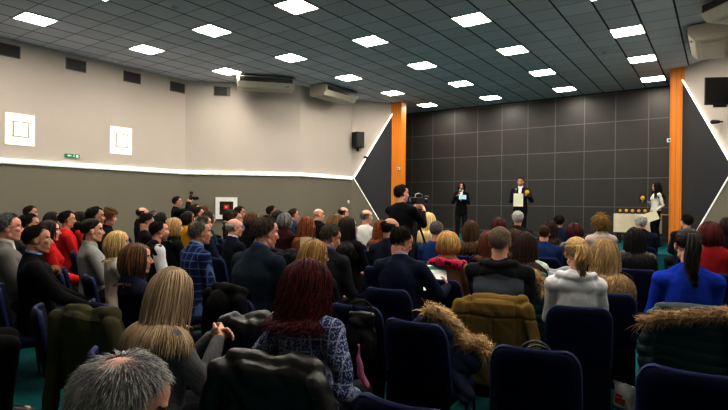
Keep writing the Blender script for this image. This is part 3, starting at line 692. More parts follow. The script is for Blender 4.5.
# ------------------------------------------------------------------ one person
def person(p):
    """p: dict; builds the body (top-level) and its clothing and hair (children)"""
    d = dict(stand=False, w=1., fat=1., bust=0., nk=1., lean=-.06, arms='lap', skin='fair', look=0., pitch=0., tilt=0., head=0., top=('suit', (.01, .012, .018)), legs=(.012, .012, .015), shoe=(.01, .009, .009), floor=0.)
    d.update(p); p = d
    if p.get('sex') == 'f': p['bust'] = p['bust'] or 1.; p['w'] *= .84; p['fat'] *= .92; p['nk'] = .86
    z = p['z']; vox = min(.0125, max(.0052, z*.0014)) if not p.get('fine') else p['fine']
    s = skeleton(p); Mh = np.eye(4); Mh[:3, :3] = R3('Z', p['look']) @ R3('X', -p['pitch']) @ R3('Y', p['tilt']); Mh[:3, :3] *= .95; Mh[:3, 3] = s['head']
    p['s'] = s; p['Mh'] = Mh
    jobs = {'body': body_job(p, s, Mh, vox, z < 5)}
    kind = p['top'][0]; fm = p['top'][1] if not isinstance(p['top'][1], tuple) else fabric(*p['top'][1:])
    g = {'suit': .020, 'shirt': .010, 'knit': .013, 'coat': .022, 'hoodie': .019, 'vest': .016, 'parka': .036}[kind]
    cv = max(.0085, min(.016, vox*1.6)); seed = int(abs(p['x']*13+p['y']*7))
    A = Acc(); torso(A, p, s, g, -.12 if not p['stand'] else (-.16 if kind in ('suit', 'coat') else -.08), .47)
    if kind != 'vest': arms(A, p, s, g*.8, .96)
    else:
        for i in (0, 1): S, E_, W, hd = s['arm%d' % i]; A.cap(S, S+(E_-S)*.12, .06+g, .056+g)
    tp = s['tp']; T = s['T']
    def ring(z0, z1, r0, r1, y=0., dy=0.): A.loft([(tp(0, y, z0), T @ np.array([r0, 0, 0]), T @ np.array([0, r0*.92, -.25*r0])), (tp(0, y+dy, z1), T @ np.array([r1, 0, 0]), T @ np.array([0, r1*.92, -.25*r1]))], 0, 20)
    if kind in ('suit',): ring(.47, .562, .100, .069, -.008, .008)
    if kind in ('coat', 'parka'): ring(.46, .57, .12, .078, -.01, .004)
    if kind == 'knit': ring(.47, .53, .09, .066)
    w_h = p['w']
    if kind == 'hoodie':
        A.tube([tp(x, y, z) for x, y, z in ((.075, .075, .475), (.115, .03, .50), (.115, -.04, .525), (.07, -.095, .525), (0, -.112, .515), (-.07, -.095, .525), (-.115, -.04, .525), (-.115, .03, .50), (-.075, .075, .475))], .030, n=10); A.ell(tp(0, -.085, .455), (.13, .045, .07), R=T); A.ell(tp(0, -.06, .33), (.12*w_h, .07, .20), R=T)
    if kind == 'parka': A.ell(tp(0, -.11, .44), (.13, .06, .11), R=T)
    wr = wrinkle({'suit': .0085, 'shirt': .006, 'knit': .008, 'coat': .011, 'hoodie': .006, 'vest': .005, 'parka': .012}[kind], 13, 15, seed)
    jobs['top'] = blob(A, cv, 12 if kind in ('hoodie', 'parka') else 5, wr, [fm], 'jacket')
    A = Acc(); legs(A, p, s, .014 if not p.get('skirt') else .018, .97)
    jobs['legs'] = blob(A, max(.012, cv), 3, wrinkle(.005, 12, 14, seed+1), [fabric(p['legs'])], 'trousers')
    if kind == 'vest':
        A = Acc(); arms(A, p, s, .022, .94); jobs['sleeve'] = blob(A, cv, 3, wrinkle(.008, 14, 16, seed), [fabric(p['under'])], 'shirt_sleeves')
    elif p.get('under'):
        A = Acc(); A.loft([(tp(0, .0, .46), T @ np.array([.085, 0, 0]), T @ np.array([0, .08, -.02])), (tp(0, .004, .575), T @ np.array([.062, 0, 0]), T @ np.array([0, .06, -.02]))], 0, 20)
        if p.get('front'):   # open jacket: a shirt front under lapels
            A.loft([(tp(0, .06, .50), (.04, 0, 0), (0, .03, 0)), (tp(0, .095, .40), (.055, 0, 0), (0, .045, 0)), (tp(0, .10, .30), (.036, 0, 0), (0, .045, 0)), (tp(0, .085, .22), (.012, 0, 0), (0, .040, 0))], 0, 14)
        jobs['collar'] = blob(A, .008, 2, None, [fabric(p['under'])], 'shirt')
    if p.get('scarf'):
        A = Acc(); sc_ = []
        for a in range(17): t = a/16*2*PI; sc_.append(tp(.085*math.cos(t), -.01+.078*math.sin(t), .53-.03*math.sin(t)+.01*math.sin(3*t)))
        sr = p.get('scarfr', 1.); sc_ = [s['tp'](0, -.01, .53)+(q_-s['tp'](0, -.01, .53))*np.array([sr, sr, 1.])-np.array([0, 0, .085*(sr-1)]) for q_ in sc_]; A.tube(sc_, .032*sr**.6, n=10); A.tube([tp(.02, .09, .50), tp(.04, .125, .38), tp(.045, .13, .24)], [.035, .04, .045], n=10); jobs['scarf'] = blob(A, .009, 2, wrinkle(.008, 30, 30, seed), [fabric(*p['scarf'])], 'scarf')
    p['jobs'] = jobs; return p
def finish(p):
    s, Mh, J = p['s'], p['Mh'], p['jobs']; hz = s['head'][2]
    wpos = p.get('wpos'); h = rad(p['head'])
    if wpos is None:
        hd = at_depth(p['x'], p['y'], p['z']); sc_ = (hd[2]-p['floor'])/hz; off = rotz(s['head'][:2]*sc_, h); loc = (hd[0]-off[0], hd[1]-off[1], p['floor'])
    o = obj('person', J['body']['me'], None, loc, h); o.scale = (sc_,)*3; p['o'] = o; p['sc'] = sc_; p['loc'] = np.array(loc)
    tag(o, p['label'], 'person', p.get('group', 'seated audience' if not p['stand'] else None))
    tname = {'suit': 'suit_jacket', 'shirt': 'shirt', 'knit': 'sweater', 'coat': 'coat', 'hoodie': 'hoodie', 'vest': 'vest', 'parka': 'padded_jacket'}[p['top'][0]]
    obj(p.get('topname', tname), J['top']['me'], o)
    obj('trousers', J['legs']['me'], o)
    if 'sleeve' in J: obj('shirt_sleeves', J['sleeve']['me'], o)
    if 'collar' in J: obj('shirt', J['collar']['me'], o)
    if 'scarf' in J: obj('scarf', J['scarf']['me'], o)
    st = p['hair'][0]
    if st != 'none':
        det = 2.6 if p['z'] < 3.2 else (1.3 if p['z'] < 6.5 else .6)
        if st == 'thin': det = 1.
        me = get_hair(st, det, p['hair'][3] if len(p['hair']) > 3 else .3, p['hair'][4] if len(p['hair']) > 4 else .02)
        me = me if not me.materials else me.copy(); me.materials.clear(); me.materials.append(hairmat(p['hair'][1], p['hair'][2]))
        ho = obj('hair', me, o); k = 1.0; ho.matrix_local = Matrix(Mh.tolist()) @ Matrix.Scale(p.get('hs', 1.), 4)
    for i in (0, 1):
        A = Acc(); P_, K, A_ = s['leg%d' % i]; b = A_*np.array([1, 1, 0]); 
        A.loft([((b[0], b[1]-.075, .03), (.025, 0, 0), (0, 0, .028)), ((b[0], b[1]-.06, .05), (.038, 0, 0), (0, 0, .048)), ((b[0], b[1], .055), (.04, 0, 0), (0, 0, .055)), ((b[0], b[1]+.07, .042), (.045, 0, 0), (0, 0, .042)), ((b[0], b[1]+.14, .03), (.044, 0, 0), (0, 0, .03)), ((b[0], b[1]+.19, .02), (.022, 0, 0), (0, 0, .018))], 0, 12)
        build('shoe', A, plain('shoe_%d' % int(p['shoe'][0]*500), p['shoe'], .35), o, smooth=50)
    if p.get('glasses'):
        A = Acc()
        for sx in (1, -1):
            A.tube([(sx*.031+.019*math.cos(t), .094, .006+.015*math.sin(t)) for t in np.linspace(0, 2*PI, 13)], .0018, n=5); A.tube([(sx*.05, .092, .010), (sx*.074, .05, .012), (sx*.083, -.01, .006)], .0018, n=5)
        A.tube([(-.012, .095, .009), (0, .098, .011), (.012, .095, .009)], .0018, n=5); g = build('glasses', A, M_black, o); g.matrix_local = Matrix(Mh.tolist())
    if p.get('front') and p['top'][0] == 'suit':
        for sx in (1, -1):
            A = Acc(); tp = s['tp']; V = [(sx*.045, .088, .53), (sx*.095, .125, .44), (sx*.075, .14, .36), (sx*.012, .152, .20), (sx*.03, .150, .34), (sx*.05, .12, .44)]
            A.add([tp(*v) for v in V]+[tp(v[0], v[1]+.012, v[2]) for v in V], [tuple(range(6)), tuple(range(6, 12))[::-1]]+[(i, (i+1) % 6, (i+1) % 6+6, i+6) for i in range(6)]); build('lapel', A, fabric(*p['top'][1:]), o)
    return o
# ------------------------------------------------------------------ chairs
M_navy = fabric((.0018, .0038, .021)); M_navy2 = plain('chair_piping_highlight', (.003, .012, .085), .8)  # piping painted bluer to stand in for light on the top edges
CH = None
def chair_meshes():
    A = Acc(); ny, nz, nx = 2, 13, 13
    # padded back: rounded trapezoid, dished towards the sitter
    def half(z): 
        t = (z-.44)/.44; w = .215-.012*t
        if t > .78: w -= .06*(1-math.sqrt(max(0, 1-((t-.78)/.22)**2)))
        if t < .1: w -= .03*(1-t/.1)**2
        return w
    rows = []; zs = [.44, .45, .48, .54, .62, .70, .77, .80, .83, .855, .872, .88]
    V = []; F = []; n = 13
    for side in (0, 1):
        for z in zs:
            for i in range(n):
                u = -1+2*i/(n-1); x = u*half(z); e = (1-abs(u)**8)*(1-max(0, (abs((z-.66)/.22))**10)); y = -.215-.19*(z-.44)+.035*(u*u)
                th = .014+.016*e; V.append((x, y+(th if side else -th), z))
    m_ = len(zs)
    for side in (0, 1):
        for r in range(m_-1):
            for i in range(n-1):
                a = side*m_*n+r*n+i; q = (a, a+1, a+n+1, a+n); F.append(q if not side else q[::-1])
    rim = [r*n for r in range(m_)]; rim2 = [r*n+n-1 for r in range(m_)]; o_ = m_*n
    for r in range(m_-1):
        F.append((rim[r], rim[r+1], rim[r+1]+o_, rim[r]+o_)); F.append((rim2[r+1], rim2[r], rim2[r]+o_, rim2[r+1]+o_))
    for i in range(n-1):
        F.append((i+1, i, i+o_, i+1+o_)); a = (m_-1)*n+i; F.append((a, a+1, a+1+o_, a+o_))
    A.add(V, F); back = to_mesh('backrest', A, M_navy, 60)
    A = Acc(); pts = []
    for z in zs: pts.append((-half(z), -.215-.19*(z-.44)+.035, z))
    top = [(u*half(.88), -.215-.19*.44+.035*u*u, .88) for u in np.linspace(-1, 1, 9)]
    A.tube(pts+top[1:-1]+[(-p[0], p[1], p[2]) for p in pts[::-1]], .015, n=6); pip = to_mesh('highlight_piping', A, M_navy2, 60)
    A = Acc(); rr = []
    for t, z, k in ((0, .405, .90), (1, .412, 1.), (2, .44, 1.03), (3, .462, 1.0), (4, .474, .9), (5, .478, .6)):
        rr.append((z, k))
    n = 28; ring = []
    for z, k in rr: ring.append([(.232*k*math.copysign(abs(math.cos(a))**.45, math.cos(a)), .02+.235*k*math.copysign(abs(math.sin(a))**.45, math.sin(a)), z) for a in np.linspace(0, 2*PI, n, endpoint=False)])
    V = [v for r in ring for v in r]; F = [(k*n+i, k*n+(i+1) % n, (k+1)*n+(i+1) % n, (k+1)*n+i) for k in range(5) for i in range(n)]+[tuple(range(n))[::-1], tuple(5*n+i for i in range(n))]
    A.add(V, F); seat = to_mesh('seat', A, M_navy, 60)
    A = Acc(); A.loft([((0, -.222+.02*(z-.4), z), (k, 0, 0), (0, .012, 0)) for z, k in ((.11, .20), (.13, .208), (.40, .212), (.47, .20))], 0, 16); rp = to_mesh('rear_panel', A, fabric((.0015, .0025, .010)), 60)
    lg = []
    for sx in (-1, 1):
        for sy in (-1, 1):
            A = Acc(); x = sx*.205
            if sy < 0: A.tube([(x, -.27, .0), (x, -.225, .25), (x, -.20, .42), (x*.93, -.238, .56)], .011, n=8)
            else: A.tube([(x, .24, .0), (x, .215, .25), (x, .20, .41)], .011, n=8)
            lg.append(to_mesh('leg', A, M_blackm, 60))
    A = Acc(); A.tube([(-.205, .2, .40), (-.205, -.2, .40), (.205, -.2, .40), (.205, .2, .40), (-.205, .2, .40)], .010, n=6); fr = to_mesh('seat_frame', A, M_blackm, 60)
    return [('backrest', back), ('rear_panel', rp), ('seat', seat), ('seat_frame', fr)]+[('leg', m_) for m_ in lg], pip
def chair(loc, rz, label, group='navy conference chairs'):
    global CH
    if CH is None: CH = chair_meshes()
    t = empty('conference_chair', label, 'chair', (loc[0], loc[1], 0), rz, group)
    for nm, me in CH[0]:
        c = obj(nm, me, t)
        if nm == 'backrest': obj('highlight_piping', CH[1], c)
    return t
# ------------------------------------------------------------------ the people of the photo
DK = ((.006, .0045, .004), (.022, .014, .010)); DB = ((.012, .007, .005), (.045, .024, .013)); BR = ((.03, .015, .008), (.11, .055, .025)); LB = ((.09, .045, .02), (.26, .14, .06))
BL = ((.26, .155, .06), (.62, .43, .22)); PB = ((.36, .25, .13), (.74, .58, .36)); RD_ = ((.10, .028, .010), (.30, .095, .03)); BU = ((.022, .003, .005), (.10, .012, .018)); GR = ((.06, .06, .062), (.28, .28, .28)); WH = ((.35, .34, .33), (.75, .74, .72)); SB = ((.17, .095, .03), (.46, .28, .10)); AU = ((.05, .014, .008), (.17, .05, .02))
def H(st, c, L=.3, part=.02): return (st, c[0], c[1], L, part)
BK = (.0065, .0065, .008); NV = (.006, .009, .028); CH_ = (.03, .031, .034)
P = []
def add(key, x, y, hp, hh, label, hair, top, z=None, **k):
    d = ray(x, y); zs = FOC*.235/hp; zp = (hh-HC)/d[2] if d[2] < -.004 else 40.
    if z is None:
        z = math.sqrt(zs*zp) if zp < 30 else zs
        if k.get('stand') is None:
            z = max(z, (1.335-HC)/d[2]) if HC+d[2]*z > 1.335 else z
            if HC+d[2]*z < 1.13: z = (1.13-HC)/d[2]
    P.append(dict(key=key, x=x, y=y, z=z, label=label, hair=hair, top=top, **k))
f = 'f'
# --- nearest rows
add('old', 124, 410, 105, 1.24, 'balding grey-haired man in dark jacket, closest to the camera, bottom left', H('thin', ((.09, .09, .10), (.75, .75, .75))), ('suit', (.02, .022, .026)), z=1.08, skin='pink', pitch=.30, look=-.35, head=-5, fine=.006)
add('blondegrey', 174, 291, 44, 1.17, 'woman with long ash-blonde hair in grey wool jacket, hands clasped', H('long', ((.20, .13, .075), (.58, .45, .31)), .40, .03), ('coat', (.12, .12, .13), 'hound', (.17, .17, .18)), z=2.55, sex=f, arms='clasp', head=-18, look=.30, pitch=.18, lean=.05, fine=.0052, legs=(.02, .02, .03), shiftw=(.0, -.04, .19))
add('burgundy', 308, 283, 46, 1.18, 'woman with wavy burgundy hair in blue tweed jacket and red scarf', H('wavy', ((.018, .003, .004), (.13, .012, .014)), .31, -.02), ('coat', (.016, .032, .115), 'tweed', (.45, .50, .62)), z=2.55, sex=f, head=12, look=-.45, pitch=.1, arms='down', fine=.0055, scarf=((.45, .02, .02),))
add('leftedge', -84, 236, 30, 1.2, 'person in black clothes cut off by the left photo edge, only the knee showing', H('short', DK), ('suit', BK), z=3.3, head=-18, arms='cross', legs=(.004, .004, .005))
add('blacksuit', 38, 240, 25, 1.24, 'man with cropped dark hair in black suit and pale blue shirt, left', H('buzz', DK), ('suit', (.006, .006, .007)), z=4.35, head=-22, look=-.05, under=(.20, .30, .55), legs=(.012, .018, .05), arms='knees', fine=.0058, skin='warm', pitch=.02)
add('greysuit', 9, 228, 26, 1.25, 'grey-haired man in light grey suit at the left photo edge', H('short', GR), ('suit', (.17, .165, .16)), z=4.75, head=-22, under=(.6, .58, .56), skin='pink', glasses=1, fine=.0065)
add('brownhl', 138, 259, 26, 1.17, 'woman with highlighted brown bob in dark navy jacket, two rows ahead of the old man', H('bob', ((.035, .016, .009), (.24, .12, .06)), 0.29), ('coat', (.012, .014, .038)), z=3.75, sex=f, head=-12, look=-.35)
add('blondeglass', 119, 243, 22, 1.17, 'blonde woman with glasses in cream sweater', H('bob', ((.42, .27, .10), (.75, .56, .30)), 0.27), ('knit', (.55, .50, .42)), z=4.95, sex=f, head=-16, look=-.25, glasses=1)
add('houndstooth', 93, 231, 20, 1.18, 'woman with dark hair tied up in grey houndstooth jacket', H('bun', DK), ('suit', (.24, .24, .24), 'hound', (.42, .42, .42)), z=5.6, sex=f, head=-20, look=-.1)
add('bigsuit', 266, 233, 28, 1.27, 'broad man with grey-brown hair in dark teal suit, left block', H('short', ((.03, .022, .016), (.16, .13, .10))), ('suit', (.012, .022, .036)), z=4.25, skin='pink', head=-4, look=-.25, w=1.12, fat=1.14, nk=1.12, pitch=.12, under=(.05, .08, .2), lean=.14, fine=.0065)
add('plaid', 201, 233, 20, 1.22, 'grey-haired man in blue plaid blazer', H('short', ((.09, .075, .06), (.30, .27, .23))), ('suit', (.016, .032, .12), 'plaid', (.12, .18, .36)), z=5.2, skin='warm', head=-10, look=-.25, under=(.2, .35, .6), legs=(.02, .035, .09), lean=.08)
add('blonde43', 316, 255, 27, 1.15, 'woman with straight strawberry-blonde hair in black coat ahead of the burgundy-haired woman', H('long', SB, 0.33), ('coat', BK), z=3.95, sex=f, head=0, look=-.5, pitch=.15)
add('greysuit45', 331, 238, 20, 1.2, 'man with thick brown-grey hair in dark charcoal suit, head bowed', H('short', ((.04, .03, .022), (.15, .12, .09))), ('suit', (.016, .018, .024)), z=5.0, head=0, look=-.45, pitch=.35, under=(.05, .10, .25), skin='pink', lean=.05)
# --- centre rows
add('suit54', 402, 242, 22, 1.24, 'man in navy suit reading a white leaflet', H('short', DK), ('suit', (.009, .014, .036)), z=4.5, head=8, look=-.62, pitch=.38, arms='paper', lean=.02, fine=.006, skin='pink', under=(.35, .4, .5), shiftw=(.10, .04, .02))
add('bob57', 449, 243, 22, 1.17, 'woman with short blonde bob, pink patterned scarf and camel coat', H('bob', ((.27, .15, .05), (.66, .43, .18)), .16), ('coat', (.25, .135, .065)), z=5.0, sex=f, head=6, look=-.15, scarf=((.55, .03, .11), 'spot', (.03, .012, .02)), scarfr=1.75)
add('buzz', 500, 243, 21, 1.24, 'man with buzz-cut fair hair in grey-blue hooded jacket', H('buzz', ((.17, .125, .09), (.40, .31, .23))), ('hoodie', (.012, .013, .016), 'yoke', (.095, .115, .155)), z=4.1, skin='fair', head=12, arms='knees', w=1.08, fat=1.1, nk=1.08, legs=(.012, .014, .02))
add('darklong', 526, 244, 24, 1.17, 'woman with long straight dark hair in pale mint lace sweater', H('long', ((.012, .006, .005), (.05, .022, .016)), .42), ('knit', (.42, .52, .46), 'lattice', (.60, .68, .62)), z=4.9, sex=f, head=8, look=-.15)
add('brown64', 515, 238, 20, 1.17, 'brown-haired woman mostly hidden behind the woman in mint lace', H('wavy', BR, 0.36), ('coat', BK), z=5.75, sex=f, head=10)
add('dark62', 489, 241, 20, 1.15, 'woman with straight auburn-brown hair in black, left of the buzz-cut man', H('long', AU, 0.30), ('coat', BK), z=5.7, sex=f, head=8, look=.1)
add('blue65', 544, 234, 18, 1.22, 'man with short brown hair in bright navy blue jacket', H('buzz', BR), ('suit', (.012, .035, .12)), z=5.9, head=14, skin='pink')
add('pony69', 576, 254, 28, 1.19, 'woman with blonde ponytail in pale grey hoodie', H('pony', BL, .20), ('hoodie', (.74, .77, .82)), z=3.8, sex=f, head=18, look=.12, pitch=.1, legs=(.03, .04, .08))
add('wavy71', 605, 253, 30, 1.18, 'woman with long wavy honey-blonde hair in black, beside the grey hoodie', H('wavy', ((.20, .12, .05), (.55, .38, .20)), 0.50), ('coat', BK), z=4.35, sex=f, head=14)
add('pony78', 688, 247, 26, 1.2, 'woman with dark ponytail in bright blue sweater holding a phone', H('pony', DK, .34), ('knit', (.010, .045, .42)), z=3.75, sex=f, head=6, look=.08, pitch=.3, arms='phone', lean=.05, shiftw=(-.05, .0, -.04))
add('redbob', 710, 233, 20, 1.2, 'woman with dark red bob in red jacket at the right', H('bob', ((.03, .004, .004), (.14, .02, .018)), 0.22), ('suit', (.30, .014, .018)), z=5.6, sex=f, head=10)
add('dark74', 635, 238, 20, 1.17, 'woman with straight black hair and grey patterned shawl in front of the white-haired man', H('long', ((.004, .003, .004), (.012, .010, .011)), 0.50), ('coat', (.16, .145, .125), 'spot', (.05, .045, .04)), z=5.9, sex=f, head=10, look=.05)
add('burg68', 575, 231, 18, 1.17, 'woman with burgundy bob in flowered blouse', H('bob', BU, 0.23), ('shirt', (.22, .19, .16), 'spot', (.05, .07, .12)), z=6.9, sex=f, head=14)
add('curly70', 601, 224, 15, 1.2, 'woman with short golden curls in pale pink jacket', H('curly', SB, .11), ('coat', (.52, .42, .40)), z=7.6, sex=f, head=14)
add('dark66', 550, 228, 16, 1.2, 'woman with long brown curls in black, right of the man in blue', H('wavy', DB, 0.47), ('coat', BK), z=7.9, sex=f, head=12)
add('dark67', 559, 222, 12, 1.22, 'dark-haired man in navy suit, third row ahead of the grey hoodie', H('short', DK), ('suit', (.01, .018, .05)), z=9.6, head=14)
add('white73', 641, 223, 13, 1.2, 'white-haired man in navy jacket in front of the award table', H('short', WH), ('suit', (.010, .013, .03)), z=8.9, head=12)
add('man75', 686, 222, 12, 1.22, 'dark-haired man in black suit in front of the right orange pillar', H('short', DK), ('suit', (.010, .012, .02)), z=9.3, head=24, look=.35)
add('edge77', 729, 226, 16, 1.22, 'dark-haired person in black cut off by the right photo edge', H('bob', DK, 0.22), ('coat', BK), z=7.3, head=10)
add('bald52', 391, 229, 16, 1.22, 'balding dark-haired man in navy suit behind the cameraman', H('bald', DK), ('suit', (.009, .012, .026)), z=6.4, skin='tan', head=6, look=-.55, pitch=.15, nk=1.1)
add('auburn51', 382, 228, 15, 1.17, 'woman with long auburn waves, half hidden by the balding man', H('wavy', RD_, 0.39), ('coat', BK), z=7.3, sex=f, head=4, look=-.2)
add('blue56', 437, 231, 16, 1.2, 'man with cropped grey hair in royal blue shirt', H('buzz', ((.10, .09, .085), (.28, .26, .25))), ('shirt', (.014, .040, .14)), z=6.5, skin='pink', head=6, nk=1.1)
add('brown58', 471, 229, 18, 1.18, 'woman with long brown hair in black and gold patterned blouse', H('long', BR, 0.41), ('shirt', (.012, .010, .008), 'spot', (.40, .27, .12)), z=6.6, sex=f, head=8)
add('blonde55', 429, 220, 14, 1.18, 'woman with long pale blonde hair in black patterned blouse beside the video camera', H('long', ((.50, .36, .16), (.80, .65, .40)), 0.47), ('shirt', BK, 'spot', (.20, .17, .10)), z=8.8, sex=f, head=4)
add('burg60', 499, 225, 14, 1.2, 'woman with short dark red hair in black, left of the white-haired man in front', H('bob', BU, 0.16), ('coat', BK), z=8.3, sex=f, head=8)
add('white61', 518, 219, 14, 1.22, 'white-haired man in black jacket right below the speaking man', H('short', WH), ('suit', (.011, .011, .012)), z=8.9, head=6, w=1.05)
# --- left block, middle and far rows
add('white50', 367, 217, 14, 1.24, 'man with thinning grey hair in white shirt', H('bald', GR), ('shirt', (.72, .72, .72)), z=9.0, skin='pink', head=-6, look=-.35)
add('bald48', 344, 213, 11, 1.22, 'balding man farthest back beside the white-shirted man', H('bald', DB), ('suit', CH_), skin='pink', head=-6, look=-.4, z=11.2)
add('dark49', 349, 227, 17, 1.17, 'woman with long black hair in black jacket left of the white-shirted man', H('long', DK, 0.47), ('coat', BK), z=6.9, sex=f, head=-2, look=-.5)
add('brown47', 337, 223, 15, 1.18, 'woman with light brown waves beside the woman with black hair', H('wavy', LB, 0.36), ('coat', (.02, .014, .012)), z=7.9, sex=f, head=-2, look=-.3)
add('bald40', 319, 215, 13, 1.24, 'bald man in black jacket in front of the grey wall', H('none', DB), ('suit', BK), z=10.4, skin='pink', head=-6, look=-.5, nk=1.1)
add('redcurly', 308, 225, 15, 1.18, 'woman with long curly copper hair in teal blouse', H('wavy', RD_, 0.47), ('shirt', (.012, .085, .10)), z=8.0, sex=f, head=-4, look=-.35)
add('blue38', 294, 215, 12, 1.22, 'man with grey-brown hair in slate blue jacket behind the maroon sweater', H('short', BR), ('suit', (.025, .045, .09)), z=11.0, head=-10, look=-.3, skin='pink')
add('maroon37', 286, 221, 15, 1.2, 'grey-haired woman in maroon sweater', H('bob', GR, 0.15), ('coat', (.045, .010, .012)), z=8.4, sex=f, head=-6, look=-.3)
add('dark36', 279, 217, 12, 1.2, 'person with dark bob half hidden by the maroon sweater', H('bob', DK, 0.18), ('suit', BK), z=9.8, head=-10)
add('blue35', 272, 212, 12, 1.24, 'dark-haired man in blue jacket farthest toward the grey wall', H('short', DK), ('suit', (.02, .035, .075)), head=-14, look=-.35, z=11.6, skin='tan')
add('short34', 253, 220, 14, 1.18, 'woman with short chestnut hair in black top', H('bob', ((.04, .018, .009), (.16, .08, .035)), 0.16), ('coat', BK), z=8.6, sex=f, head=-8, look=-.3)
add('bald30', 235, 228, 16, 1.2, 'bald man with glasses in navy suit', H('bald', ((.25, .22, .2), (.45, .42, .4))), ('suit', (.008, .011, .026)), z=6.6, skin='pink', head=-12, look=-.4, glasses=1, nk=1.1, under=(.55, .55, .6))
add('blue32', 240, 213, 13, 1.22, 'dark-haired man in light blue shirt in front of the white-framed case', H('short', DK), ('shirt', (.22, .32, .55)), z=10.6, head=-16, look=-.3, skin='tan')
add('brown33', 236, 219, 13, 1.2, 'man with reddish brown hair behind the bald man with glasses', H('short', BR), ('suit', (.03, .02, .016)), z=8.6, head=-12, look=-.5)
add('scarf31', 231, 216, 12, 1.2, 'dark-haired woman with yellow and black checked scarf', H('bob', DK, 0.15), ('coat', BK), z=9.7, sex=f, head=-14, look=-.3, scarf=((.35, .27, .08), 'hound', (.02, .02, .02)))
add('teal27', 209, 219, 13, 1.2, 'dark-haired person in dark teal sweater', H('bob', DK, 0.16), ('knit', (.008, .06, .065)), z=9.0, head=-16, look=-.2, sex=f)
add('brown28', 205, 224, 14, 1.2, 'man with grey-brown hair just ahead of the blue plaid blazer', H('short', ((.04, .03, .025), (.14, .11, .09))), ('suit', (.012, .02, .05)), z=7.3, head=-14)
add('head25', 196, 209, 11, 1.22, 'person with brown hair standing beside the photographer', H('short', BR), ('suit', BK), z=11.3, stand=True, head=-30, look=-.2, w=.9)
add('head26', 205, 212, 10, 1.22, 'person with reddish hair by the wall, right of the photographer', H('bob', AU, 0.16), ('suit', BK), z=12.2, head=-24, sex=f)
add('man24', 199, 214, 15, 1.27, 'man with short dark hair and black jacket, taller than his neighbours', H('short', DB), ('suit', (.009, .010, .016)), z=9.7, head=-18, look=-.25, skin='warm')
add('yellow23', 189, 218, 13, 1.2, 'dark-haired woman in mustard yellow cardigan', H('bob', DK, 0.17), ('knit', (.50, .27, .008)), z=9.2, sex=f, head=-16, look=-.15)
add('blonde20', 175, 227, 17, 1.18, 'blonde woman in black top beside the white-sleeved man', H('bob', BL, 0.27), ('coat', BK), z=7.0, sex=f, head=-14, look=-.2)
add('vest19', 160, 231, 18, 1.2, 'dark-haired man in black vest with white shirt sleeves', H('short', DK), ('vest', BK), z=6.2, head=-18, look=-.1, under=(.62, .62, .66), stubble=1, skin='pink', lean=.10, topname='vest')
add('dark18', 162, 219, 12, 1.2, 'black-haired person behind the white-sleeved man', H('bob', DK, 0.16), ('coat', BK), z=9.2, head=-18)
add('grey17', 153, 217, 13, 1.2, 'man with short grey hair in the far left rows', H('short', GR), ('suit', CH_), z=9.9, head=-18, skin='pink')
add('down16', 147, 222, 15, 1.2, 'black-haired man in black sweater looking down', H('short', DK), ('knit', BK), z=7.5, head=-18, pitch=.4)
add('bald15', 143, 214, 13, 1.24, 'bald man in black jacket against the left wall', H('bald', DB), ('coat', BK), z=9.4, head=-18, skin='pink', pitch=.1)
add('curly9', 109, 218, 14, 1.2, 'woman with short reddish curls in black jacket', H('curly', ((.10, .04, .015), (.34, .16, .06)), .09), ('suit', BK), z=8.4, sex=f, head=-22, look=-.05)
add('black8', 96, 217, 17, 1.27, 'man with thick black hair in black jacket behind the houndstooth jacket', H('short', DK), ('suit', BK), z=7.4, head=-22, skin='tan')
add('redwoman', 81, 219, 14, 1.2, 'woman with dark hair and red top next to the red hoodie', H('long', DK, 0.30), ('knit', (.42, .018, .02)), z=8.4, sex=f, head=-22, look=-.05)
add('redhoodie', 68, 220, 16, 1.22, 'young man with black hair in bright red hoodie', H('short', DK), ('hoodie', (.55, .018, .022)), z=7.6, head=-22, skin='warm')
add('redcoat', 50, 231, 18, 1.17, 'person with dark auburn hair in red coat behind the black suit', H('bob', ((.010, .004, .004), (.045, .014, .011)), 0.19), ('coat', (.48, .014, .018)), z=5.75, sex=f, head=-20, look=-.1)
add('dark5', 53, 219, 14, 1.2, 'black-haired woman in black between the red hoodie and the left edge', H('long', DK, 0.30), ('coat', BK), z=8.8, sex=f, head=-22)
add('behind3', 30, 225, 19, 1.24, 'dark-haired man in grey-brown jacket behind the black suit', H('short', DK), ('suit', (.075, .07, .062)), z=6.1, head=-22, skin='warm')
add('top4', 31, 213, 13, 1.22, 'man with dark hair farthest back in the left corner', H('short', DB), ('suit', CH_), z=9.9, head=-22, skin='warm')
# --- standing people
add('photographer', 177.5, 202, 13, 1.6, 'photographer in black standing by the left wall with a raised camera', H('short', DK), ('suit', BK), z=11.6, stand=True, arms='photo', head=-30, skin='warm', topname='black_jacket', fine=.010)
add('cameraman', 402, 194, 16, 1.65, 'cameraman in black standing behind a video camera', H('short', DK), ('knit', BK), z=7.5, stand=True, arms='video', head=-2, look=-.45, skin='pink', fine=.008, nk=1.08)
add('presenter_w', 461.5, 186.5, 9, 1.6, 'woman in black suit speaking on stage with microphone and blue card', H('bob', DK, .15), ('suit', (.006, .006, .007)), z=15.0, stand=True, arms='mic', head=200, floor=STG, sex=f, under=(.8, .8, .8), front=1, fine=.010, pitch=.1)
add('presenter_m', 520.5, 182.3, 9.5, 1.6, 'man in dark suit and white shirt on stage holding a certificate', H('short', DB), ('suit', (.010, .011, .022)), z=14.3, stand=True, arms='award', head=192, floor=STG, under=(.85, .85, .85), front=1, fine=.010, look=-.1, skin='warm', stubble=1)
add('host', 656, 187, 10, 1.6, 'woman with long dark hair in white blouse and black skirt on stage', H('long', DK, 0.41), ('shirt', (.75, .72, .68)), z=13.6, stand=True, arms='host', head=118, floor=STG, sex=f, legs=(.007, .007, .009), fine=.010, look=.15, skin='warm', topname='blouse')
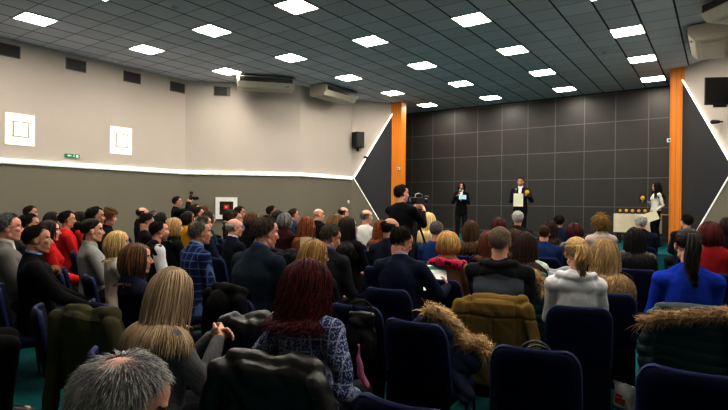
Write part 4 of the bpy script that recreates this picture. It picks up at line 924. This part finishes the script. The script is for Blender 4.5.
# keep neighbours a seat apart: people slide along their own line of sight, at believable sitting heights
SIT = [p for p in P if not p.get('stand')]
Zs = np.array([p['z'] for p in SIT]); D_ = np.array([ray(p['x'], p['y']) for p in SIT]); Z0 = Zs.copy()
lo = np.where(D_[:, 2] < 0, np.maximum(Z0*.80, (1.365-HC)/D_[:, 2]), Z0*.9); hi = np.minimum(Z0*1.22, (1.10-HC)/D_[:, 2]); lo = np.minimum(lo, Z0); hi = np.maximum(hi, Z0)
fix = np.array([0. if p['z'] < 5.3 else 1. for p in SIT]); hh_ = np.array([rad(p.get('head', 0)) for p in SIT])
for it in range(400):
    Q_ = D_[:, :2]*Zs[:, None]; mv = np.zeros(len(SIT))
    for i in range(len(SIT)):
        dq = Q_-Q_[i]; c_, s_ = math.cos(hh_[i]), math.sin(hh_[i]); lx = dq[:, 0]*c_+dq[:, 1]*s_; ly = -dq[:, 0]*s_+dq[:, 1]*c_
        q = np.sqrt((lx/.60)**2+(ly/.92)**2); q[i] = 9
        for j in np.where(q < 1)[0]:
            g_ = 1. if Zs[j] > Zs[i] or (Zs[j] == Zs[i] and j > i) else -1.; a = (1-q[j])*.06; mv[j] += g_*a*fix[j]; mv[i] -= g_*a*fix[i]
    Zs = np.clip(Zs+mv, lo, hi)
for p, z_ in zip(SIT, Zs): p['z'] = float(z_)
P = [person(p) for p in P]
run_jobs()
for p in P: finish(p)
BYK = {p['key']: p for p in P}
# each seated person's own chair, told apart by who sits on it
SEATS = [k for k in P if not k['stand']]
for p in SEATS:
    if p['key'] in ('old',): continue
    lb = p['label']; who = lb.split(' in ')[0] if False else lb
    for cut in (' mostly hidden', ', closest', ', seated', ', two rows', ', large', ', hands', ', head bowed', ', only', ', taller', ' reading', ' holding a phone'): who = who.split(cut)[0]
    w_ = who.split(); who = ' '.join(w_[:13])
    p['chair'] = chair(p['loc'], rad(p['head']), 'navy chair under '+who)
# ------------------------------------------------------------------ coats, bags and held things
def fur(path, r0, n, ln, c1, c2, parent, seed=1, name='fur_trim'):
    r = np.random.default_rng(seed); path = np.array(path, float); seg = np.linalg.norm(np.diff(path, axis=0), axis=1); cum = np.concatenate([[0], np.cumsum(seg)])
    u = r.uniform(0, cum[-1], n); pos = np.stack([np.interp(u, cum, path[:, k]) for k in range(3)], 1); dirs = r.normal(0, 1, (n, 3)); dirs[:, 2] += .25
    tan = np.stack([np.interp(u, cum, np.gradient(path[:, k], cum)) for k in range(3)], 1); tan /= np.linalg.norm(tan, axis=1)[:, None]
    dirs -= tan*(dirs*tan).sum(1)[:, None]*.7; dirs /= np.linalg.norm(dirs, axis=1)[:, None]; base = pos+dirs*r0*.6
    mid = base+dirs*ln*.5*r.uniform(.7, 1.2, (n, 1))+tan*r.normal(0, .35, (n, 1))*ln; tip = mid+dirs*ln*.5+tan*r.normal(0, .3, (n, 1))*ln+np.array([0, 0, -.25])*ln
    s1 = np.cross(dirs, tan); w = .0055*r.uniform(.6, 1.3, (n, 1))
    V = np.stack([base-s1*w, base+s1*w, mid+s1*w*.8, mid-s1*w*.8, tip], 1).reshape(-1, 3); i0 = np.arange(n)[:, None]*5
    F = [tuple(x) for x in (i0+np.array([0, 1, 2, 3])).tolist()]+[tuple(x) for x in (i0+np.array([3, 2, 4])).tolist()]
    A = Acc(); A.add(V, F); A.tube(path, r0*.85, n=8); me = to_mesh('fur', A, hairmat(c1, c2, .7)); at = me.attributes.new('rnd', 'FLOAT', 'POINT')
    at.data.foreach_set('value', np.concatenate([np.repeat(r.uniform(0, 1, n), 5), np.full(len(V) and (A.n-len(V)), .3)]).astype(np.float32))
    return obj(name, me, parent)
COATS = []
def quilt(pitch, amp, fold, seed):
    wf = wrinkle(fold, 12, 6, seed)
    def f(me, V, N):
        d = np.abs(np.sin(V[:, 2]*PI/pitch+.5*np.sin(V[:, 0]*9)))**.6*amp-amp*.5; return wf(me, V+N*d[:, None], N)
    return f
def draped(loc, rz, label, mat, kind='plain', low=.25, seed=1, cat='coat', name='draped_coat', furpath=None, furc=None, wide=1., top=.90, hood=False, skew=0., seam=False):
    """a coat hung over a chair back: collar on top, body behind, front panel, sleeves at the sides (chair space)"""
    A = Acc(); by = lambda z: -.215-.19*(z-.44)
    rows = []
    for z, w_, th in ((top+.005, .13, .03), (top-.02, .18, .055), (top-.08, .225, .062), (.70, .245, .05), (.55, .255, .045), (.40, .27, .042), (low, .30, .035), (low-.015, .27, .02)):
        rows.append((skew*(top-z), by(z)-.045-.03*(top-z), z, w_*wide, th))
    A.zloft(rows, 0, 26); A.cap((-.17*wide, by(top)-.01, top-.01), (.17*wide, by(top)-.01, top+.0), .045, .05)
    A.zloft([(0, by(z)+.055, z, w_, .022) for z, w_ in ((.50, .2), (.52, .22), (.75, .215), (top-.01, .18))], 0, 20)
    for sx in (1, -1):
        A.cap((sx*.20*wide, by(top)-.05, top-.05), (sx*.255*wide, -.35, .62), .055, .052); A.cap((sx*.255*wide, -.35, .62), (sx*.245*wide, -.365+.02*sx, .36+.05*sx), .052, .045)
    if hood: A.ell((0, by(top)-.10, top-.10), (.13, .06, .11)); A.cap((-.10, by(top)-.05, top+.015), (.10, by(top)-.05, top+.02), .04, .04)
    pf = quilt(.080, .015, .014, seed) if kind == 'puffer' else (lambda w1, w2: (lambda me, V, N: w2(me, w1(me, V, N), N)))(wrinkle(.024 if kind == 'leather' else .020, 15, 6, seed), wrinkle(.012 if kind == 'leather' else .006, 34, 26, seed+50))
    if seam:
        pw = pf
        def pf(me, V, N):
            V2 = pw(me, V, N); zz, xx = V[:, 2], V[:, 0]
            d = .016*np.exp(-((zz-.76-.03*np.abs(xx))/.008)**2)*(V[:, 1] < -.28)+.012*np.exp(-(xx/.007)**2)*(zz < .76)*(V[:, 1] < -.28)+.010*np.exp(-((np.abs(xx)-.17)/.008)**2)*(V[:, 1] < -.26)
            return V2-N*d[:, None]
    j = blob(A, .0085 if not seam else .007, 3, pf, [mat], 'coat'); COATS.append((j, name, loc, rz, label, cat, furpath, furc)); return j
def heap(center, pts, label, mat, seed, cat, name, amp=.02, vox=.008, rz=0.):
    A = Acc()
    for a in pts:
        if len(a) == 2: A.ell(a[0], a[1])
        else: A.cap(*a)
    j = blob(A, vox, 3, wrinkle(amp, 24, 26, seed), [mat], 'heap'); COATS.append((j, name, center, rz, label, cat, None, None)); return j
def seat_of(key): p = BYK[key]; return p['loc'], rad(p['head'])
def chair_at(x, y, z, deg, label):
    """empty chair whose back's top edge is seen at pixel x, y"""
    q = at_depth(x, y, z) if z else on_z(x, y, .885); h = rad(deg); off = rotz(np.array([0, -.30]), h); l = (q[0]-off[0], q[1]-off[1], 0); chair(l, h, label); return l, h
leather = fabric((.008, .008, .009), 'plain', None, .36); olive = fabric((.20, .125, .036)); dkolive = fabric((.050, .048, .022)); teal = fabric((.006, .075, .08), 'plain', None, .5); blackc = fabric((.006, .006, .007))
FURL = ((.40, .26, .12), (.80, .60, .36)); FURD = ((.24, .14, .07), (.62, .44, .26))
c1 = chair_at(411, 323, None, 2, 'empty navy chair with fur-hooded parka on its seat, left of the olive coat')
c2 = chair_at(534, 351, None, 13, 'empty navy chair at bottom centre with black handbag on its seat')
c4 = chair_at(692, 374, None, 0, 'empty navy chair at the bottom right corner')
c5 = chair_at(397, 406, None, 4, 'navy chair at the bottom edge, only the top of its back visible')
c6 = chair_at(93, 325, 3.05, 6, 'navy chair under the dark olive coat behind the balding grey-haired man')
c7 = chair_at(232, 296, 3.75, -8, 'navy chair under the black hooded coat beside the ash-blonde woman')
c8 = chair_at(262, 325, 3.0, 2, 'navy chair under the black leather jacket between two women')
c9 = chair_at(289, 257, 6.6, -6, 'navy chair under the dark coat behind the maroon sweater')
c10 = chair_at(549, 275, 5.0, 14, 'navy chair under the pale grey coat left of the grey hoodie')
c11 = chair_at(352, 308, 3.5, 8, 'navy chair holding a black shoulder bag right of the tweed jacket')
c13 = chair_at(34, 316, 3.35, -24, 'empty navy chair in shadow below the man in black suit, left')
c12 = chair_at(56, 263, 5.0, -20, 'navy chair under the brown scarf behind the red coat')
draped(*seat_of('buzz'), 'olive brown coat draped over the chair back of the buzz-cut man', olive, low=.22, seed=3, wide=1.2, top=.885, skew=-.16, seam=True)
draped(*seat_of('burgundy'), 'shiny black quilted jacket hung over the chair of the burgundy-haired woman', leather, 'leather', .30, 5, name='draped_jacket', cat='jacket', wide=1.28, top=.885, skew=.1)
draped(*c6, 'dark olive coat hung over a chair behind the balding grey-haired man', dkolive, low=.10, seed=8, wide=1.22, top=.93)
draped(*c7, 'black hooded coat over a chair right of the ash-blonde woman', blackc, low=.3, seed=9, top=.95, hood=True)
draped(*c8, 'crumpled black leather jacket over a chair beside the tweed jacket', leather, 'leather', .35, 11, name='draped_jacket', cat='jacket', wide=1.08, top=.92)
draped(*c9, 'dark grey coat over a chair behind the maroon sweater', fabric((.016, .016, .02)), low=.3, seed=12, top=.95)
draped(*c10, 'pale grey coat over a chair left of the grey hoodie', fabric((.33, .35, .38)), low=.3, seed=13, top=.95)
draped(*seat_of('darklong'), 'teal quilted jacket with tan fur hood on the chair of the mint lace sweater', teal, 'puffer', .25, 14, name='quilted_jacket', cat='jacket', wide=1.1, top=.95, furpath=[(-.05, -.38, .98), (.06, -.40, 1.0), (.15, -.40, .97), (.22, -.40, .90), (.24, -.42, .82)], furc=FURL, skew=-.1)
draped(*seat_of('pony78'), 'dark teal quilted parka with wide tan fur hood on the chair of the blue sweater', fabric((.003, .026, .030), 'plain', None, .5), 'puffer', .40, 15, name='quilted_parka', cat='parka', wide=1.02, top=.90, furpath=[(-.30, -.43, .80), (-.2, -.44, .845), (-.05, -.45, .875), (.10, -.45, .90), (.24, -.43, .93), (.36, -.40, .95)], furc=FURD)
# fur-hooded parka lying on the empty seat
heap((c1[0][0], c1[0][1], 0), [((.02, .02, .53), (.24, .20, .07)), ((.02, -.08, .68), (.17, .09, .22)), ((.22, .0, .62), (.10, .10, .10)), ((.10, .08, .57), (.16, .12, .07)), ((.17, -.05, .55), (.28, -.1, .44), .06, .05), ((-.05, .1, .6), (.15, .12, .1)), ((.14, .0, .60), (.20, .12, .66), .05, .05)], 'crumpled navy parka with tan fur hood on the empty seat', fabric((.018, .026, .06)), 21, 'parka', 'crumpled_parka', rz=c1[1])
# shoulder bag, scarf, paper heaps
heap((c11[0][0], c11[0][1], 0), [((.08, -.32, .66), (.13, .055, .17)), ((.09, -.33, .80), (.10, .05, .06)), ((.02, -.33, .84), (.16, -.33, .84), .03, .03)], 'black shoulder bag hung on a chair right of the tweed jacket', leather, 22, 'bag', 'shoulder_bag', .012, rz=c11[1])
heap((c12[0][0], c12[0][1], 0), [((-.12, -.31, .90), (.12, -.31, .91), .045, .05), ((.05, -.36, .86), (.09, -.40, .62), .06, .07), ((-.08, -.35, .86), (-.06, -.39, .70), .055, .06)], 'brown patterned scarf lying over a chair behind the red coat', fabric((.20, .10, .045), 'spot', (.05, .03, .02)), 23, 'scarf', 'draped_scarf', .012, rz=c12[1])
q = at_depth(358, 364, 2.75)
heap((q[0], q[1], 0), [((0, 0, q[2]+.10), (.01, .02, q[2]-.06), .016, .022), ((.0, .02, q[2]-.03), (.03, .04, q[2]-.12), .020, .016)], 'pink scarf hanging beside the blue tweed jacket', fabric((.45, .16, .30)), 24, 'scarf', 'hanging_scarf', .010)
run_jobs()
for j, nm, loc, rz, lb, cat, fp, fc in COATS:
    o = obj(nm, j['me'], None, loc, rz); tag(o, lb, cat, 'coats and jackets on chairs' if cat in ('coat', 'jacket', 'parka') else None)
    if fp: fur(fp, .045, 1500, .055, fc[0], fc[1], o)
    if nm == 'crumpled_parka': fur([(.0, -.10, .93), (.08, -.06, .90), (.13, .02, .82), (.19, .02, .76), (.26, -.02, .73), (.32, .02, .74), (.37, .0, .69)], .05, 2200, .055, FURL[0], FURL[1], o)
    if nm == 'shoulder_bag':
        A = Acc(); A.tube([(.01, -.33, .84), (.02, -.31, .91), (.08, -.27, .93), (.15, -.31, .91), (.17, -.33, .80), (.18, -.33, .62)], .008, n=6); build('strap', A, blackc, o, smooth=60)
# handbag on the seat of the middle empty chair
t = empty('handbag', 'black leather handbag with two handles on the bottom centre empty seat', 'bag', (c2[0][0], c2[0][1], .478), c2[1]+.2)
A = Acc(); A.zloft([(0, .02, .0, .18, .085), (0, .02, .03, .19, .09), (0, .02, .20, .17, .06), (0, .02, .26, .16, .03), (0, .02, .265, .15, .015)], 0, 24); build('bag_body', A, leather, t, smooth=50)
for sy in (-.03, .06):
    A = Acc(); A.tube([(.10*math.cos(a), .02+sy, .24+.12*math.sin(a)) for a in np.linspace(0, PI, 12)], .007, n=6); build('handle', A, leather, t, smooth=60)
A = Acc(); A.box((0, -.052, .2), (.03, .012, .02)); build('clasp', A, M_metal, t)
# clear snack bag on the carpet
q = on_z(624, 409, 0); A = Acc(); A.zloft([(0, 0, .0, .085, .05), (.01, 0, .03, .10, .065), (0, .01, .10, .09, .055), (.01, 0, .15, .095, .03), (0, 0, .19, .10, .008), (0, 0, .20, .10, .006)], 0, 22)
t = empty('snack_bag', 'small crumpled clear plastic snack bag with orange print on the carpet', 'bag', (q[0], q[1], 0), -.5)
V = A.V[0]; V += rng.normal(0, .004, V.shape); V[:, 2] = np.maximum(V[:, 2], .001)
build('plastic_film', A, plain('clear_film', (.62, .60, .58), .12, var=.4, scale=18, bmp=.6), t, smooth=35)
A = Acc(); A.box((.01, -.06, .075), (.085, .008, .05)); build('orange_print', A, plain('print_orange', (.60, .13, .02), .3, var=.6, scale=60), t)
A = Acc(); A.box((.0, -.060, .115), (.06, .006, .018)); build('red_print', A, plain('print_red', (.5, .02, .02), .3, var=.5, scale=60), t)
# --- things in hands
def to_world(p, v): v = rotz(np.asarray(v, float)*p['sc'], rad(p['head'])); return v+p['loc']
def palm_at(key, i, k=.09): p = BYK[key]; S, E_, W, hd = p['s']['arm%d' % i]; return to_world(p, W+hd*k), p
a, p = palm_at('suit54', 0); b, _ = palm_at('suit54', 1)
def sheet(name, label, c, w, h, rz, tilt, mat, cat, curl=.02, band=None):
    A = Acc(); n = 7; V = []; F = []
    for k in (0, 1):
        for i in range(n):
            for jx in (-1, 1): u = -1+2*i/(n-1); V.append((u*w/2, (k*.004)+curl*u*u, jx*h/2))
    for k in (0, 1):
        for i in range(n-1): q = k*2*n+2*i; f_ = (q, q+2, q+3, q+1); F.append(f_ if k == 0 else f_[::-1])
    A.add(V, F); t = empty(name, label, cat, c, 0); t.rotation_euler = (tilt, 0, rz); build('page', A, mat, t, smooth=60)
    if band:
        A = Acc(); A.box((0, -.003+curl*.2, band[0]*h), (w*.86, .003, h*band[1])); build('printed_band', A, band[2], t)
    return t
paper = plain('paper_white', (.82, .84, .82), .6, var=.05); card = plain('paper_cream', (.72, .66, .50), .6, var=.06)
sheet('leaflet', 'white printed leaflet with green heading held by the man in navy suit', tuple((a+b)/2+np.array([.02, .0, .07])), .22, .30, rad(30), rad(-48), paper, 'leaflet', band=(.36, .14, plain('print_green', (.02, .30, .22), .5)))
a, p = palm_at('pony78', 1); t = empty('smartphone', 'black smartphone held by the woman in blue sweater', 'phone', tuple(a+np.array([0, 0, .05])), rad(20)); t.rotation_euler = (rad(-35), 0, rad(25))
A = Acc(); A.box((0, 0, 0), (.072, .009, .15)); build('phone_case', A, M_black, t, bevel=.003); A = Acc(); A.box((0, -.005, 0), (.064, .002, .135)); build('phone_screen', A, plain('phone_screen', (.25, .28, .32), .1, emit=.35), t)
q = at_depth(306, 243, 7.0); sheet('paper_sheet', 'cream paper sheet raised in front of the copper-haired woman', tuple(q), .16, .17, rad(40), rad(-20), plain('paper_tan', (.45, .34, .20), .6), 'paper')
# photographer's camera
a, p = palm_at('photographer', 0); b, _ = palm_at('photographer', 1); c = (a+b)/2; t = empty('photo_camera', 'black photo camera with flash raised by the photographer at the wall', 'camera', tuple(c+np.array([0, 0, .04])), rad(p['head']-6))
A = Acc(); A.box((0, 0, 0), (.15, .07, .10)); A.box((0, 0, .065), (.06, .05, .04)); build('camera_body', A, M_black, t, bevel=.008)
A = Acc(); A.cap((0, .03, 0), (0, .14, 0), .038, .042, n=14); build('lens', A, M_blackm, t, smooth=40)
A = Acc(); A.box((0, .01, .12), (.07, .08, .06)); build('flash', A, M_black, t, bevel=.006)
# video camera on its tripod
q = at_depth(418, 201, 8.1); t = empty('video_camera', 'black video camera on a tripod in front of the cameraman', 'camera', tuple(q), rad(-5)); t.scale = (.82,)*3
A = Acc(); A.box((0, 0, 0), (.12, .30, .14)); A.box((0, -.17, .03), (.07, .08, .07)); build('camera_body', A, M_black, t, bevel=.012)
A = Acc(); A.cap((0, .14, .01), (0, .26, .01), .05, .058, n=16); build('lens', A, M_blackm, t, smooth=40)
A = Acc(); A.tube([(0, -.10, .06), (0, -.09, .13), (0, .04, .15), (0, .13, .13), (0, .14, .06)], .014, n=8); build('carry_handle', A, M_metal, t, smooth=50)
A = Acc(); A.box((-.12, -.05, .03), (.10, .012, .075)); build('flip_screen', A, plain('flip_screen', (.10, .16, .45), .2, emit=.5), t)
A = Acc(); A.cap((.07, .10, .09), (.07, .26, .09), .016, .016, n=8); build('microphone', A, M_black, t, smooth=40)
t = empty('tripod', 'black tripod under the video camera among the audience', 'tripod', (q[0], q[1], 0), .3); zt = q[2]-.075
A = Acc(); A.cap((0, 0, zt-.35), (0, 0, zt-.05), .022, .022); build('centre_column', A, M_blackm, t, smooth=40)
A = Acc(); A.box((0, 0, zt-.03), (.09, .12, .05)); build('tripod_head', A, M_black, t, bevel=.008)
A = Acc(); A.cap((0, -.05, zt-.04), (.1, -.34, zt-.14), .009, .011); build('pan_handle', A, M_black, t, smooth=40)
for k in range(3):
    an = 2*PI*k/3+.4; A = Acc(); A.tube([(0, 0, zt-.25), (.22*math.cos(an), .22*math.sin(an), zt*.45), (.42*math.cos(an), .42*math.sin(an), .01)], [.018, .015, .012]); build('leg', A, M_blackm, t, smooth=50)
# on the stage
def micro(label, base, d):
    t = empty('microphone', label, 'microphone', tuple(base)); d = np.array(d)/np.linalg.norm(d)
    A = Acc(); A.cap((0, 0, 0), d*.18, .012, .016); build('grip', A, M_black, t, smooth=40); A = Acc(); A.ell(d*.205, (.026, .026, .026)); build('mesh_head', A, M_metal, t, smooth=40)
def plaque(label, c, rz, group=None, sc_=1.):
    t = empty('award_plaque', label, 'award', tuple(c), rz, group); t.scale = (sc_,)*3
    A = Acc(); V = [(-.075, 0), (.075, 0), (.085, .10), (.06, .18), (0, .20), (-.06, .18), (-.085, .10)]
    A.add([(x, -.012, z) for x, z in V]+[(x, .012, z) for x, z in V], [tuple(range(7)), tuple(range(7, 14))[::-1]]+[(i, (i+1) % 7+0, (i+1) % 7+7, i+7) for i in range(7)]); build('plaque_board', A, M_black, t, bevel=.003)
    A = Acc()
    for q in range(3): pass
    A.loft([((0, -.013, .105), (.052, 0, 0), (0, 0, .052)), ((0, -.020, .105), (.050, 0, 0), (0, 0, .050)), ((0, -.026, .105), (.030, 0, 0), (0, 0, .030))], 0, 20); build('gold_medallion', A, M_gold, t, smooth=30)
    A = Acc(); A.box((0, 0, .008), (.15, .07, .016)); build('plaque_base', A, M_black, t, bevel=.003); return t
a, p = palm_at('presenter_w', 0); hd = to_world(p, p['s']['head']); micro('black microphone held by the woman speaking on stage', a+np.array([0, 0, -.02]), (hd-a)+np.array([0, 0, -.12])+(np.array([a[0]-p['loc'][0], a[1]-p['loc'][1], 0])*.6))
b, p = palm_at('presenter_w', 1); sheet('cue_card', 'pale blue cue card held by the woman speaking on stage', tuple(b+np.array([.04, -.06, .02])), .21, .14, rad(20), rad(-25), plain('card_blue', (.35, .55, .70), .6), 'card')
a, p = palm_at('presenter_m', 0); hd = to_world(p, p['s']['head'])
sheet('certificate', 'framed cream certificate held by the man on stage', tuple(a+np.array([.06, -.07, -.10])), .26, .36, rad(10), rad(-8), card, 'certificate', band=(.0, .6, plain('cert_print', (.62, .66, .52), .6)))
micro('black microphone held by the man on stage', a+np.array([-.05, -.02, .03]), hd-a+np.array([0, -.12, -.1]))
b, p = palm_at('presenter_m', 1); plaque('black award plaque with gold medallion held up by the man on stage', b+np.array([.03, -.04, -.06]), rad(12), None, 1.15)
b, p = palm_at('host', 0); plaque('black award plaque with gold medallion held by the woman in white blouse', b+np.array([-.03, -.03, -.05]), rad(-25), None, 1.2)
a, p = palm_at('host', 1); sheet('folder', 'cream folder held at her side by the woman in white blouse', tuple(a+np.array([-.02, -.06, -.06])), .33, .25, rad(5), rad(-12), card, 'folder', curl=.005).rotation_euler[1] = rad(-22)
# award table
tl = at_depth(614.5, 213, 14.6); tr = at_depth(672, 217, 14.6); zt = STG+.86; x0, x1, yy = tl[0], tl[0]+1.72, tl[1]+.25
t = empty('award_table', 'wooden table with cream front panel below the plaques on stage', 'table', ((x0+x1)/2, yy, STG))
W_ = x1-x0; A = Acc(); A.box((0, 0, .845), (W_, .62, .03)); build('tabletop', A, plain('beech', (.45, .28, .13), .45, var=.2, scale=8), t, bevel=.004)
A = Acc(); n = 41; V = []; F = []
for i in range(n):
    u = i/(n-1)*1.20; yv = -.335+.006*math.sin(u*38); V += [(-W_/2-.01+u, yv, .865), (-W_/2-.01+u, yv-.006, .34)]
for i in range(n-1): F.append((2*i, 2*i+1, 2*i+3, 2*i+2))
o_ = len(V); V += [(-W_/2-.01, -.335, .866), (-W_/2+1.19, -.335, .866), (-W_/2+1.19, .30, .866), (-W_/2-.01, .30, .866)]; F.append((o_, o_+1, o_+2, o_+3)); A.add(V, F)
build('cream_panel', A, plain('cream_cloth', (.70, .62, .48), .7, var=.06), t, smooth=60)
for sx in (-1, 1):
    for sy in (-1, 1): A = Acc(); A.tube([(sx*(W_/2-.08), sy*.25, 0), (sx*(W_/2-.08), sy*.25, .83)], .02); build('leg', A, M_blackm, t, smooth=50)
for k in range(6): plaque('black award plaque with gold medallion on the stage table, %s from the left' % ['first', 'second', 'third', 'fourth', 'fifth', 'sixth'][k], (x0+.13+k*.158, yy-.12, zt+.006), 0, 'award plaques on the table', .86)
# ------------------------------------------------------------------ light
w = bpy.data.worlds.new('world'); sc.world = w; w.use_nodes = True
w.node_tree.nodes['Background'].inputs[0].default_value = (.5, .5, .55, 1); w.node_tree.nodes['Background'].inputs[1].default_value = .05
sc.view_settings.view_transform = 'Standard'; sc.view_settings.look = 'None'
sc.view_settings.exposure = EXPO; sc.view_settings.gamma = GAM
